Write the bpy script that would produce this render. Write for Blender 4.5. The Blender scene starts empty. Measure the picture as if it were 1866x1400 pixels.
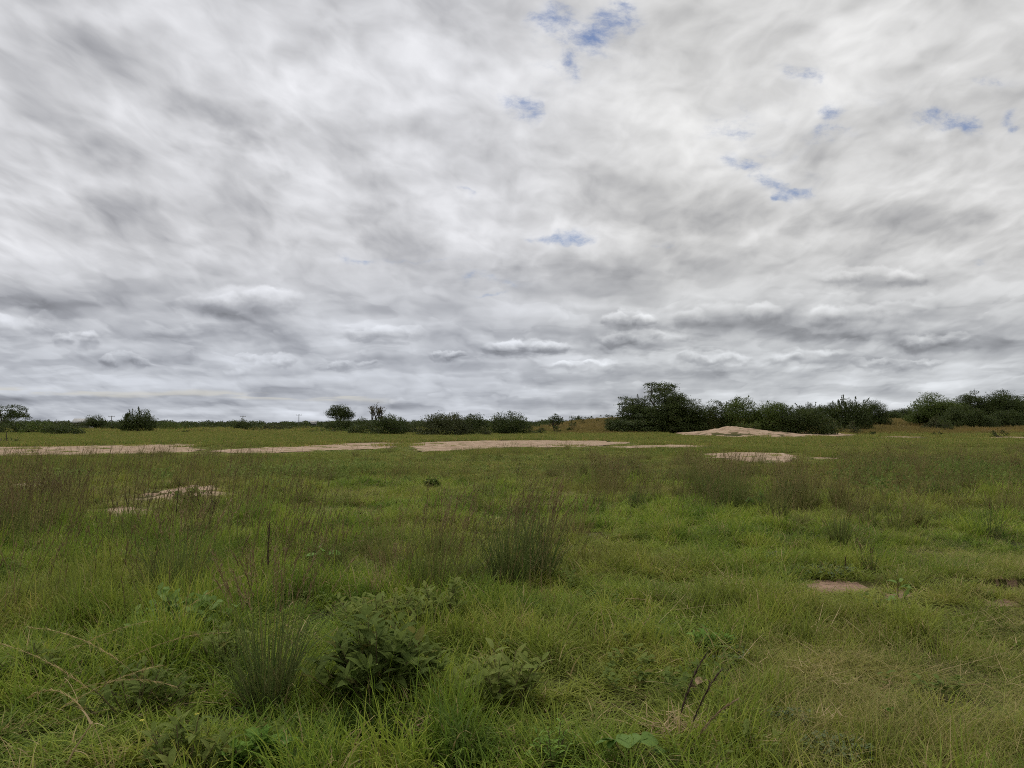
import bpy, math, random
import numpy as np
from mathutils import Vector, Matrix, noise as mnoise
sc = bpy.context.scene
COL = sc.collection
EYE = 1.6
FPX = 1410.0            # focal length of the photograph in its own pixels
HZ = 772.0              # its horizon row
rng = np.random.default_rng(7)
random.seed(7)

# ---------------------------------------------------------------- node expressions
class X:
    """a socket with operators, so that shader maths reads like maths"""
    t = None
    def __init__(s, sock): s.s = sock
    def _m(op, *a, clamp=False):
        n = X.t.nodes.new('ShaderNodeMath'); n.operation = op; n.use_clamp = clamp
        for i, v in enumerate(a): X._in(n.inputs[i], v)
        return X(n.outputs[0])
    def _in(sock, v):
        if isinstance(v, X): X.t.links.new(v.s, sock)
        else: sock.default_value = v
    def __add__(s, o): return X._m('ADD', s, o)
    __radd__ = __add__
    def __sub__(s, o): return X._m('SUBTRACT', s, o)
    def __rsub__(s, o): return X._m('SUBTRACT', o, s)
    def __mul__(s, o): return X._m('MULTIPLY', s, o)
    __rmul__ = __mul__
    def __truediv__(s, o): return X._m('DIVIDE', s, o)
    def __rtruediv__(s, o): return X._m('DIVIDE', o, s)
def m_(op, *a, clamp=False): return X._m(op, *a, clamp=clamp)
def mx(a, b): return m_('MAXIMUM', a, b)
def mn(a, b): return m_('MINIMUM', a, b)
def clamp01(a): return m_('ADD', a, 0.0, clamp=True)
def xyz(x, y, z=0.0):
    n = X.t.nodes.new('ShaderNodeCombineXYZ')
    for i, v in enumerate((x, y, z)): X._in(n.inputs[i], v)
    return X(n.outputs[0])
def sep(v):
    n = X.t.nodes.new('ShaderNodeSeparateXYZ'); X._in(n.inputs[0], v)
    return [X(o) for o in n.outputs]
def vadd(a, b):
    n = X.t.nodes.new('ShaderNodeVectorMath'); n.operation = 'ADD'
    X._in(n.inputs[0], a); X._in(n.inputs[1], b); return X(n.outputs[0])
def vscale(a, k):
    n = X.t.nodes.new('ShaderNodeVectorMath'); n.operation = 'SCALE'
    X._in(n.inputs[0], a); X._in(n.inputs['Scale'], k); return X(n.outputs[0])
def fbm(v, scale=1.0, detail=5.0, rough=0.5, dist=0.0, lac=2.0, color=False, dims='3D'):
    n = X.t.nodes.new('ShaderNodeTexNoise'); n.noise_dimensions = dims
    X._in(n.inputs['Vector'], v)
    n.inputs['Scale'].default_value = scale; n.inputs['Detail'].default_value = detail
    n.inputs['Roughness'].default_value = rough; n.inputs['Distortion'].default_value = dist
    n.inputs['Lacunarity'].default_value = lac
    return X(n.outputs[1 if color else 0])
def sstep(v, a, b, lo=0.0, hi=1.0):
    n = X.t.nodes.new('ShaderNodeMapRange'); n.interpolation_type = 'SMOOTHSTEP'
    X._in(n.inputs[0], v)
    for i, q in enumerate((a, b, lo, hi)): X._in(n.inputs[i + 1], q)
    return X(n.outputs[0])
def mixc(f, a, b):
    n = X.t.nodes.new('ShaderNodeMix'); n.data_type = 'RGBA'
    X._in(n.inputs[0], f)
    for i, v in ((6, a), (7, b)):
        X._in(n.inputs[i], v if isinstance(v, X) else (*v, 1.0))
    return X(n.outputs[2])
# ---------------------------------------------------------------- camera
cd = bpy.data.cameras.new('camera'); cam = bpy.data.objects.new('camera', cd); COL.objects.link(cam)
cd.sensor_width = 36.0; cd.lens = FPX / 1866 * 36; cd.clip_start = 0.05; cd.clip_end = 20000
cam.location = (0, 0, EYE); cam.rotation_euler = (math.radians(90) + math.atan((HZ - 700) / FPX), 0, 0)
sc.camera = cam

# ---------------------------------------------------------------- sun and cloudy sky
SUN_EL, SUN_AZ = math.radians(60), math.radians(-35)      # azimuth from +Y towards +X
sl = bpy.data.lights.new('sun', 'SUN'); sl.energy = 1.5; sl.angle = math.radians(11); sl.color = (1, 0.95, 0.87)
sun = bpy.data.objects.new('sun', sl); COL.objects.link(sun)
sd = Vector((math.cos(SUN_EL) * math.sin(SUN_AZ), math.cos(SUN_EL) * math.cos(SUN_AZ), math.sin(SUN_EL)))
sun.rotation_euler = sd.to_track_quat('Z', 'Y').to_euler(); sun.location = sd * 50

w = bpy.data.worlds.new('World'); sc.world = w; w.use_nodes = True
X.t = w.node_tree; w.node_tree.nodes.clear()
tc = X(w.node_tree.nodes.new('ShaderNodeTexCoord').outputs['Generated'])
dx, dy, dz = sep(tc)
el = mx(dz, 0.0)
fy = mx(m_('ABSOLUTE', dy), 0.25)
U = dx / fy                                 # tangent coordinates on the northern sky
V = el / fy
nish = w.node_tree.nodes.new('ShaderNodeTexSky'); nish.sky_type = 'NISHITA'; nish.sun_disc = False
nish.sun_elevation = SUN_EL; nish.sun_rotation = SUN_AZ; nish.air_density = 1.0; nish.dust_density = 0.6
blue = X(nish.outputs[0])

def vop(op, *a):
    n = X.t.nodes.new('ShaderNodeVectorMath'); n.operation = op
    for i, v in enumerate(a): X._in(n.inputs[i], v)
    return X(n.outputs['Value'] if op in ('LENGTH', 'DOT_PRODUCT') else n.outputs[0])
def madd(a, b, c): return m_('MULTIPLY_ADD', a, b, c)
def rotated(p, deg):
    c, s_ = math.cos(math.radians(deg)), math.sin(math.radians(deg))
    return xyz(vop('DOT_PRODUCT', p, (c, s_, 0)), vop('DOT_PRODUCT', p, (-s_, c, 0)))
def blob(P, cx, cy, rx, ry, ang=0.0):
    """soft ellipse in the sky; P is already turned by ang"""
    u0, v0 = (cx - 933) / FPX, (HZ - cy) / FPX
    c, s_ = math.cos(math.radians(ang)), math.sin(math.radians(ang))
    a0, b0 = u0 * c + v0 * s_, -u0 * s_ + v0 * c
    kx, ky = FPX / rx, FPX / ry
    l = vop('LENGTH', vop('MULTIPLY_ADD', P, (kx, ky, 0), (-a0 * kx, -b0 * ky, 0)))
    return sstep(l, 1.5, 0.0)
def chain(P, items, f, r=None):
    # adds the terms in batches of five, each batch waiting for the one before: a small working set for the shader
    for i in range(0, len(items), 5):
        p = P if r is None else vadd(P, vscale(xyz(r, r, 0.0), 1e-6))
        for it in items[i:i + 5]:
            q = f(p, it); r = q if r is None else r + q
    return r

def blobs(P, items, sign, r=None, kr=1.0):
    # the ellipses are snapped to three tilts, so that each needs few nodes
    for deg in (0, -20, 25):
        its = [b for b in items if min((0, -20, 25), key=lambda q: abs(-b[4] - q)) == deg]
        if its: r = chain(P if deg == 0 else rotated(P, deg), its, lambda p, b: blob(p, b[0], b[1], b[2] * kr, b[3] * kr, deg) * (sign * b[5] * (0.85 if b[1] > 380 else 1.0)), r)
    return r

# conformal coordinates: clouds keep their shape while shrinking towards the horizon;
# on the left the rolls run down to the right
Vt = madd((mn(U, 0.15) - 0.15) * V, 0.34, V)
qx = U / (V + 0.30)
qy = m_('LOGARITHM', mx(Vt, 0.0) + 0.12, 2.718)
Q = xyz(qx * 4.3, qy * 4.3, 0.0)
warp = vadd(fbm(Q, 1.6, 2, 0.5, color=True, dims='2D'), (-0.5, -0.5, 0.0))
wf = vadd(fbm(Q, 2.6, 3, 0.6, color=True, dims='2D'), (-0.5, -0.5, 0.0))
P = vop('MULTIPLY_ADD', wf, (0.10, 0.05, 0), xyz(U, V, 0.0))
P2 = vop('MULTIPLY_ADD', wf, (0.07, 0.03, 0), xyz(U, V, 0.0))
low = sstep(V, 0.25, 0.14)                                   # here the deck gives way to rows of cumulus
Qw = vop('MULTIPLY_ADD', warp, (0.34, 0.32, 0), Q)
def cells(v, scale):
    n = X.t.nodes.new('ShaderNodeTexVoronoi'); n.voronoi_dimensions = '2D'; n.feature = 'SMOOTH_F1'
    X._in(n.inputs['Vector'], v); n.inputs['Scale'].default_value = scale; n.inputs['Smoothness'].default_value = 0.7
    n.inputs['Detail'].default_value = 2.0; n.inputs['Roughness'].default_value = 0.5; n.inputs['Lacunarity'].default_value = 2.3
    return X(n.outputs['Distance'])
n1 = fbm(Qw, 0.55, 3, 0.50, dims='2D')
n2 = cells(Qw, 1.15)
n2b = cells(vadd(Qw, (-0.06, 0.16, 0)), 1.15)
n3 = fbm(vadd(Qw, (9.2, 1.7, 0)), 3.0, 4, 0.5, dims='2D')
n3b = fbm(vadd(Qw, (9.17, 1.79, 0)), 3.0, 4, 0.5, dims='2D')
relief = n2b - n2
rel3 = n3 - n3b
bright = [  # where thinner cloud lets the light through
 (450,140,150,60,20,.12),(700,60,150,60,35,.12),(230,190,150,36,20,.07),(70,250,90,30,15,.10),(330,150,110,30,22,.08),(620,215,200,50,22,.09),
 (820,100,120,60,35,.08),(500,290,200,26,18,.08),(90,340,130,30,8,.08),(1150,100,220,90,0,.09),(1080,240,260,70,5,.08),(900,340,240,50,8,.08),
 (1560,60,260,60,0,.05),(1750,330,200,60,0,.03),(150,10,160,26,8,.10),(980,430,260,60,0,.04),(1480,690,300,30,0,.05),(420,255,120,22,18,.06),
 (1700,640,160,26,0,.04),(1200,440,220,26,0,.05),(1790,20,160,50,0,.05),(1400,250,200,60,0,.03)]
dark = [
 (200,110,210,60,28,.13),(60,140,90,90,60,.07),(560,60,120,60,10,.10),(430,235,130,26,20,.12),(160,250,120,24,20,.08),(770,235,130,34,22,.11),(930,40,70,60,60,.13),
 (560,330,200,22,8,.07),(300,360,200,24,8,.07),(250,400,320,40,5,.07),(1340,200,180,60,0,.03),(1640,270,220,60,-10,.09),(1230,370,190,50,8,.09),(1560,390,230,34,-5,.15),
 (1010,480,240,34,-5,.13),(1790,430,200,60,0,.09),(1590,500,160,28,0,.12),(700,440,110,60,15,.11),(1750,150,200,90,0,.05),
 (60,575,150,40,0,.16),(440,560,150,24,0,.16),(440,615,260,18,0,.13),(1330,590,150,34,8,.16),(1170,628,150,14,0,.22),(980,640,140,9,0,.17),
 (1560,612,190,16,0,.19),(1620,572,260,24,0,.12),(1500,690,360,10,0,.07),(300,640,420,40,0,.05),(1100,600,120,30,0,.05),(200,520,260,40,0,.08),
 (1770,700,160,10,0,.05),(1300,672,300,8,0,.08),(120,735,420,14,0,.04)]
holes = [
 (1010,10,26,22,-30,.9),(1105,30,55,28,-25,1.0),(1050,110,18,26,-60,.6),(950,185,34,20,30,.62),(1475,126,34,15,14,.75),(1527,198,15,20,60,.8),(1755,215,42,14,25,.8),
 (1865,203,18,18,20,1.1),(1350,290,22,12,40,.6),(1425,337,46,10,20,.95),(1035,428,48,11,8,1.15),(880,500,34,10,0,.55),(945,518,28,14,0,.6),(855,352,22,6,15,.6),
 (625,468,16,9,20,.55),(1840,135,40,12,0,.6),(1525,235,40,12,0,.4),(1210,440,26,9,20,.45),(1780,476,20,6,0,.5),(660,475,30,6,5,.45),(770,470,80,4,3,.45),(895,536,24,5,0,.6),
 (1345,205,50,16,0,.3),(1340,235,50,12,0,.3),(1085,60,130,70,10,.30),(1440,310,110,36,20,.22),(1700,200,170,50,15,.22),(1410,225,130,60,10,.18),(1000,180,60,60,60,.2)]
B = blobs(P, bright, 1.0)
B = blobs(P2, dark, -1.0, B)
H = blobs(P2, holes, 1.0, B * 1e-6, 1.35)
fine = fbm(vop('MULTIPLY_ADD', warp, (0.02, 0.02, 0), xyz(U, V * 1.7, 0.0)), 24.0, 5, 0.68, dims='2D')
upper = 0.605 + (0.5 - n1) * 0.34 + relief * 0.27 + rel3 * 0.31 + (n2 - 0.42) * 0.22 + (0.5 - n3) * 0.17
gap = clamp01(sstep(madd(0.5 - fine, 3.0, H), 0.15, 1.9) * sstep(H, 0.02, 0.55) * 0.9 + sstep(H, 0.05, 1.2) * 0.15)
# cumulus: crisp crown, shaded flat foot
puff = sstep(n2, 0.50, 0.36)
cum = 0.562 + (0.5 - n1) * 0.34 + relief * madd(puff, 0.20, 0.06) + rel3 * 0.12 + (n2 - 0.42) * 0.16 + (0.5 - n3) * 0.12
cv_ = vop('MULTIPLY_ADD', warp, (0.5, 0.3, 0), xyz(U * 4.6 + 2.0, m_('LOGARITHM', mx(V, 0.0) + 0.10, 2.718) * 4.5, 0.0))
c4 = fbm(cv_, 1.0, 5, 0.48, dims='2D'); c4b = fbm(vadd(cv_, (0.0, 0.30, 0)), 1.0, 3, 0.5, dims='2D')
cum = cum + (c4 - c4b) * 0.62 + sstep(c4, 0.49, 0.53, -0.018, 0.024)
plain = upper * (1.0 - low) + cum * low
shade = plain + B * 0.9
UVc = vop('MULTIPLY_ADD', vadd(fbm(xyz(U, V * 1.2, 0.0), 30.0, 4, 0.55, color=True, dims='2D'), (-.5, -.5, -.5)), (0.026, 0.020, 0), xyz(U, V, 0.0))
def heap(p, cx, cy, rx, ry, amp):
    """one lobe of a heap of cloud: crisp lit crown, shaded foot that melts away"""
    kx, ky = FPX / rx, FPX / ry
    q = vop('MULTIPLY_ADD', p, (kx, ky, 0), (-(cx - 933) / FPX * kx, -(HZ - cy) / FPX * ky, 0))
    hx, hy, _ = sep(q)
    return sstep(vop('LENGTH', q), 1.0, 0.72) * sstep(hy, -1.1, -0.1) * sstep(hy, -0.7, 0.8, -1.1 * amp, amp)
hr = random.Random(4)
heaps = []
for cx, cy_, rx, ry, amp in [(445,552,130,38,.10),(40,590,90,34,.08),(140,622,48,24,.12),(228,660,56,18,.09),(480,662,60,16,.09),(1150,584,60,26,.13),(960,636,95,20,.13),(1175,620,110,22,.10),
        (1330,580,120,34,.10),(1560,585,140,36,.11),(1710,628,90,24,.11),(1480,655,110,20,.11),(1300,655,90,18,.10),(1590,505,130,26,.10),(810,650,40,12,.11),(1060,668,90,11,.09),(640,668,80,12,.08),(1640,665,90,13,.09),(700,610,90,18,.07)]:
    heaps.append((cx, cy_, rx, ry, amp * 1.05))
    for k_ in (-1, 1):
        heaps.append((cx + k_ * rx * hr.uniform(.30, .6), cy_ - ry * hr.uniform(-.1, .45), rx * hr.uniform(.32, .5), ry * hr.uniform(.6, .85), amp * 1.0))
shade = chain(UVc, heaps, lambda p, h: heap(p, *h), shade)
# pale band of clear light low in the west, under the deck, broken by a ragged bank
band = sstep(m_('ABSOLUTE', V - 0.037 + (fbm(xyz(U, 0.0, 0.0), 9.0, 3, 0.5, dims='2D') - 0.5) * 0.016 + (U + 0.4) * 0.022), 0.006, 0.001) * sstep(U, -0.13, -0.22) \
     * sstep(fbm(xyz(U * 0.30, V * 3.0, 0.0), 22.0, 3, 0.6, dims='2D'), 0.42, 0.54)
thin = sstep(V, 0.09, 0.0)
rows = (fbm(xyz(U * 0.16, V * 2.6, 5.0), 26.0, 3, 0.6, dims='2D') - 0.5) * 0.28 * thin
shade = shade + rows
shade = shade * sstep(V, 0.0, 0.22, 0.945, 1.0)
Ul = U + shade * 1e-6; Vl = V + shade * 1e-6     # evaluated late: keeps the shader's working set small
tintL = mixc(sstep(Ul, -0.1, 0.25), (0.98, 0.99, 1.025), (1.0, 1.0, 0.99))
tintV = mixc(sstep(Vl, 0.03, 0.26), (0.955, 0.99, 1.04), (1.0, 0.998, 1.003))
grey = clamp01(shade)
grey = m_('POWER', grey, 1.12)
def vmul(a, b):
    n = X.t.nodes.new('ShaderNodeVectorMath'); n.operation = 'MULTIPLY'; X._in(n.inputs[0], a); X._in(n.inputs[1], b); return X(n.outputs[0])
tone = vmul(vmul(tintL, tintV), mixc(sstep(grey, 0.25, 0.62), (0.98, 0.99, 1.03), (1.0, 1.0, 1.0)))
cl = vscale(tone, grey * 10.0)
cl = mixc(band * 0.7, cl, (6.1, 6.0, 5.6))
blue2 = mixc(0.55, vscale(blue, 0.9), (2.0, 2.6, 4.7))
skyc = mixc(gap, cl, blue2)
# below the horizon: dull ground light only
skyc = mixc(sstep(dz + shade * 1e-6, -0.01, -0.05), skyc, (0.8, 0.9, 0.6))
bg = w.node_tree.nodes.new('ShaderNodeBackground'); X._in(bg.inputs[0], skyc); bg.inputs[1].default_value = 0.1
# the rest of the sky, overhead, to the sides and behind, is the plain deck: none of the hand-placed breaks
bg2 = w.node_tree.nodes.new('ShaderNodeBackground'); bg2.inputs[1].default_value = 0.1
X._in(bg2.inputs[0], mixc(sstep(dz, -0.01, -0.05), mixc(m_('POWER', clamp01(plain), 1.12), (0, 0, 0), (9.9, 10.0, 10.1)), (0.8, 0.9, 0.6)))
north = sstep(dy, 0.20, 0.24) * m_('LESS_THAN', m_('ABSOLUTE', U), 0.85) * m_('LESS_THAN', V, 0.66) * m_('GREATER_THAN', dz, -0.05)
ms = w.node_tree.nodes.new('ShaderNodeMixShader'); X._in(ms.inputs[0], north)
w.node_tree.links.new(bg2.outputs[0], ms.inputs[1]); w.node_tree.links.new(bg.outputs[0], ms.inputs[2])
wo = w.node_tree.nodes.new('ShaderNodeOutputWorld'); w.node_tree.links.new(ms.outputs[0], wo.inputs[0])
w.cycles.sampling_method = 'MANUAL'; w.cycles.sample_map_resolution = 512
cy = sc.cycles; cy.use_adaptive_sampling = True; cy.adaptive_threshold = 0.02; cy.adaptive_min_samples = 12; cy.use_denoising = False; cy.filter_width = 1.0
cy.max_bounces = 5; cy.diffuse_bounces = 3; cy.glossy_bounces = 1; cy.transmission_bounces = 4; cy.transparent_max_bounces = 4; cy.volume_bounces = 0
sc.view_settings.view_transform = 'Standard'; sc.view_settings.look = 'None'; sc.view_settings.exposure = 0.0; sc.view_settings.gamma = 1.0
sc.view_settings.use_curve_mapping = False
# ---------------------------------------------------------------- land form
def S(a, b, v):
    t = np.clip((v - a) / (b - a), 0, 1); return t * t * (3 - 2 * t)
_g = np.random.default_rng(3)
_lat = _g.random((256, 256))
def vn(x, y, s=1.0, o=0):
    """value noise, vectorised"""
    x = np.asarray(x, float) / s + 37.3 * o; y = np.asarray(y, float) / s + 11.7 * o
    xi, yi = np.floor(x).astype(int), np.floor(y).astype(int); fx, fy = x - xi, y - yi
    fx = fx * fx * (3 - 2 * fx); fy = fy * fy * (3 - 2 * fy)
    L = lambda i, j: _lat[i % 256, j % 256]
    return (L(xi, yi) * (1 - fx) + L(xi + 1, yi) * fx) * (1 - fy) + (L(xi, yi + 1) * (1 - fx) + L(xi + 1, yi + 1) * fx) * fy
def fn(x, y, s, o=0, k=3):
    r = 0; a = 1; t = 0
    for i in range(k): r = r + a * vn(x, y, s / 2 ** i, o + i * 5); t += a; a *= .5
    return r / t
MOUND = (26.5, 93.0)
def hgt(x, y):
    x = np.asarray(x, float); y = np.asarray(y, float)
    r = np.hypot(x, y)
    q = x / np.maximum(y, 1.0)
    rise = 2.9 * S(85, 260, y) * S(0.02, 0.14, q) * (y > 0)
    far = -1.2 * S(180, 500, y) * (1 - S(-0.1, 0.05, q)) * (y > 0)
    bumps = (fn(x, y, 2.2, 1) - .5) * 0.13 * S(0.5, 2.5, r) * (1 - S(25, 60, r)) + (fn(x, y, 0.55, 2, 2) - .5) * 0.05 * (1 - S(8, 18, r))
    wave = (fn(x, y, 38, 3) - .5) * 0.5 * S(30, 80, r)
    mx_, my_ = MOUND
    m = 0.52 * np.exp(-((x - mx_ - 1.0) / 8.5) ** 2 - ((y - my_) / 5.0) ** 2) + 0.52 * np.exp(-(np.abs(x - mx_ + 0.3) / 3.6) ** 1.6 - ((y - my_ - .5) / 2.6) ** 2)
    m = m * (0.7 + 0.35 * vn(x, y, 1.1, 9) + .3 * vn(x, y, .45, 10))
    # shallow gully with a cut bank, right of the view
    yb = 8.05 + 0.35 * (fn(x, 0 * y, 1.3, 12) - .5) * 2 + 0.02 * (x - 4)
    g = -0.24 * S(-0.75, -0.25, y - yb) * (1 - S(-0.03, 0.05, y - yb)) * S(3.8, 4.6, x) * (1 - S(9, 11, x))
    return rise + far + bumps + wave + m + g
def gully(x, y):
    yb = 8.05 + 0.35 * (fn(x, 0 * y, 1.3, 12) - .5) * 2 + 0.02 * (x - 4)
    return (y > yb - .55) & (y < yb + .02) & (x > 4.0) & (x < 10)
def h1(x, y): return float(hgt(x, y))
def ground_at(px, py):
    """point of the land under a pixel of the photograph"""
    u = (px - 933) / FPX; v = (HZ - py) / FPX
    d = 3.0
    while d < 900:
        if EYE + v * d <= h1(u * d, d): break
        d *= 1.01
    lo, hi = d / 1.01, d
    for _ in range(14):
        m = .5 * (lo + hi)
        if EYE + v * m <= h1(u * m, m): hi = m
        else: lo = m
    return u * hi, hi

# ---------------------------------------------------------------- mesh helpers
def link(o, parent=None, **props):
    COL.objects.link(o)
    if parent is not None: o.parent = parent
    for k, v in props.items():
        if v is not None: o[k] = v
    return o
def np_mesh(name, V, F, mats, attr=None, smooth=False, midx=None):
    me = bpy.data.meshes.new(name)
    V = np.ascontiguousarray(V, np.float32); F = np.ascontiguousarray(F, np.int32)
    k = F.shape[1]
    me.vertices.add(len(V)); me.vertices.foreach_set('co', V.ravel())
    me.loops.add(F.size); me.loops.foreach_set('vertex_index', F.ravel())
    me.polygons.add(len(F)); me.polygons.foreach_set('loop_start', np.arange(0, F.size, k, dtype=np.int32))
    me.polygons.foreach_set('loop_total', np.full(len(F), k, np.int32))
    if smooth: me.polygons.foreach_set('use_smooth', np.ones(len(F), bool))
    if midx is not None: me.polygons.foreach_set('material_index', np.ascontiguousarray(midx, np.int32))
    for m in (mats if isinstance(mats, (list, tuple)) else [mats]): me.materials.append(m)
    if attr is not None:
        a = me.attributes.new('bl', 'FLOAT_VECTOR', 'POINT'); a.data.foreach_set('vector', np.ascontiguousarray(attr, np.float32).ravel())
    me.update(calc_edges=True)
    return me
class MB:
    """collects quads with the per-vertex attribute bl = (random, dryness, height along)"""
    def __init__(s): s.V = []; s.F = []; s.A = []; s.n = 0
    def add(s, V, F, A):
        s.V.append(V.reshape(-1, 3)); s.F.append(F.reshape(-1, 4) + s.n); s.A.append(A.reshape(-1, 3)); s.n += V.size // 3
    def build(s, name, mats, smooth=True):
        if not s.V: return np_mesh(name, np.zeros((4, 3)), np.array([[0, 1, 2, 3]]), mats)
        return np_mesh(name, np.concatenate(s.V), np.concatenate(s.F), mats, np.concatenate(s.A), smooth)
    def obj(s, name, mats, parent=None, loc=None, smooth=True, **p):
        o = bpy.data.objects.new(name, s.build(name, mats, smooth))
        if loc is not None: o.location = loc
        return link(o, parent, **p)
def strips(W, rows, cols):
    """quad indices for n strips of rows x cols vertices"""
    n = W
    b = np.arange(n)[:, None, None] * rows * cols + np.arange(rows - 1)[None, :, None] * cols + np.arange(cols - 1)[None, None, :]
    return np.stack([b, b + 1, b + cols + 1, b + cols], -1).reshape(-1, 4)
def blades(mb, base, az, lean, L, wd, curve, seg=3, rnd=None, dry=0.0, g=None, tip=0.08, twist=None, prof=None):
    """flat grass blades: base (n,3), azimuth, lean from upright, length, width, extra bend towards the tip"""
    g = g or rng
    n = len(base); o = np.ones(n)
    az, lean, L, wd, curve, dry = (np.asarray(q, float) * o for q in (az, lean, L, wd, curve, dry))
    rnd = g.random(n) if rnd is None else np.asarray(rnd) * o
    t = np.linspace(0, 1, seg + 1)
    th = lean[:, None] + curve[:, None] * ((t[:-1] + t[1:]) / 2)[None] ** 1.3
    st = L[:, None] / seg
    hx = np.concatenate([np.zeros((n, 1)), np.cumsum(np.sin(th) * st, 1)], 1)
    hz = np.concatenate([np.zeros((n, 1)), np.cumsum(np.cos(th) * st, 1)], 1)
    c, s_ = np.cos(az), np.sin(az)
    P = np.stack([base[:, 0:1] + hx * c[:, None], base[:, 1:2] + hx * s_[:, None], base[:, 2:3] + hz], -1)
    tw = g.uniform(-1.2, 1.2, n) if twist is None else twist * o
    wa = az + math.pi / 2 + tw
    w_ = np.stack([np.cos(wa), np.sin(wa), np.zeros(n)], -1)[:, None, :]
    pr = (1 - t ** 1.6 * (1 - tip)) if prof is None else prof
    hw = (wd[:, None] * pr[None] * .5)[..., None]
    V = np.stack([P - w_ * hw, P + w_ * hw], 2)
    A = np.stack(np.broadcast_arrays(rnd[:, None, None], dry[:, None, None], t[None, :, None] * np.ones((n, 1, 2))), -1)
    mb.add(V, strips(n, seg + 1, 2), A)
    return P
def leaves(mb, org, az, pitch, L, wd, droop, seg=5, fold=0.25, prof=None, g=None, rnd=None, dry=0.0):
    """folded leaves, three vertices across; pitch = angle above level at the stalk"""
    g = g or rng
    n = len(org); o = np.ones(n)
    az, pitch, L, wd, droop, dry = (np.asarray(q, float) * o for q in (az, pitch, L, wd, droop, dry))
    rnd = g.random(n) if rnd is None else np.asarray(rnd) * o
    t = np.linspace(0, 1, seg + 1)
    th = pitch[:, None] - droop[:, None] * ((t[:-1] + t[1:]) / 2)[None]
    st = L[:, None] / seg
    hx = np.concatenate([np.zeros((n, 1)), np.cumsum(np.cos(th) * st, 1)], 1)
    hz = np.concatenate([np.zeros((n, 1)), np.cumsum(np.sin(th) * st, 1)], 1)
    c, s_ = np.cos(az), np.sin(az)
    P = np.stack([org[:, 0:1] + hx * c[:, None], org[:, 1:2] + hx * s_[:, None], org[:, 2:3] + hz], -1)
    roll = g.uniform(-.5, .5, n)
    w_ = np.stack([-s_ * np.cos(roll), c * np.cos(roll), np.sin(roll)], -1)[:, None, :]
    if prof is None: prof = np.sin(np.pi * np.clip(t, 0.0, 1) ** 0.75) * 0.96 + 0.04
    hw = (wd[:, None] * prof[None] * .5)[..., None]
    up = np.array([0, 0, 1.0]) * fold * hw
    V = np.stack([P - w_ * hw + up, P, P + w_ * hw + up], 2)
    A = np.stack(np.broadcast_arrays(rnd[:, None, None], dry[:, None, None], t[None, :, None] * np.ones((n, 1, 3))), -1)
    mb.add(V, strips(n, seg + 1, 3), A)
def tube(mb, pts, r0, r1, sides=4, rnd=.5, dry=0.0):
    pts = np.asarray(pts, float); k = len(pts)
    d = np.gradient(pts, axis=0); d /= np.linalg.norm(d, axis=1, keepdims=True) + 1e-9
    a = np.cross(d, [0.31, 0.93, 0.2]); a /= np.linalg.norm(a, axis=1, keepdims=True) + 1e-9
    b = np.cross(d, a)
    r = np.linspace(r0, r1, k)[:, None, None]
    ph = np.linspace(0, 2 * math.pi, sides + 1)
    V = pts[:, None, :] + r * (np.cos(ph)[None, :, None] * a[:, None, :] + np.sin(ph)[None, :, None] * b[:, None, :])
    A = np.zeros(V.shape); A[..., 0] = rnd; A[..., 1] = dry; A[..., 2] = np.linspace(0, 1, k)[:, None]
    mb.add(V, strips(1, k, sides + 1), A)
def tags(o, label=None, cat=None, group=None, kind=None):
    for k, v in (('label', label), ('category', cat), ('group', group), ('kind', kind)):
        if v: o[k] = v
    return o

# ---------------------------------------------------------------- materials
def new_mat(name):
    m = bpy.data.materials.new(name); m.use_nodes = True; X.t = m.node_tree; m.node_tree.nodes.clear(); return m
def node(t): return X.t.nodes.new(t)
def surf(color, rough=0.6, trans=0.0, tcolor=None, bump=None, spec=0.3):
    p = node('ShaderNodeBsdfPrincipled'); X._in(p.inputs['Base Color'], color if isinstance(color, X) else (*color, 1))
    X._in(p.inputs['Roughness'], rough); p.inputs['Specular IOR Level'].default_value = spec
    if bump is not None:
        b = node('ShaderNodeBump'); b.inputs['Strength'].default_value = bump[1]; b.inputs['Distance'].default_value = bump[2]
        X._in(b.inputs['Height'], bump[0]); X.t.links.new(b.outputs[0], p.inputs['Normal'])
    out = node('ShaderNodeOutputMaterial'); last = p.outputs[0]
    if trans:
        tr = node('ShaderNodeBsdfTranslucent'); X._in(tr.inputs[0], tcolor if tcolor is not None else color)
        ms_ = node('ShaderNodeMixShader'); ms_.inputs[0].default_value = trans
        X.t.links.new(last, ms_.inputs[1]); X.t.links.new(tr.outputs[0], ms_.inputs[2]); last = ms_.outputs[0]
    X.t.links.new(last, out.inputs[0])
def attr_bl():
    n = node('ShaderNodeAttribute'); n.attribute_name = 'bl'; return sep(X(n.outputs['Vector']))
def pos(): return X(node('ShaderNodeNewGeometry').outputs['Position'])
def ramp(f, stops):
    n = node('ShaderNodeValToRGB'); X._in(n.inputs[0], f)
    e = n.color_ramp.elements
    while len(e) < len(stops): e.new(0.5)
    for el_, (p_, c_) in zip(e, stops): el_.position = p_; el_.color = (*c_, 1)
    return X(n.outputs[0])

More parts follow.
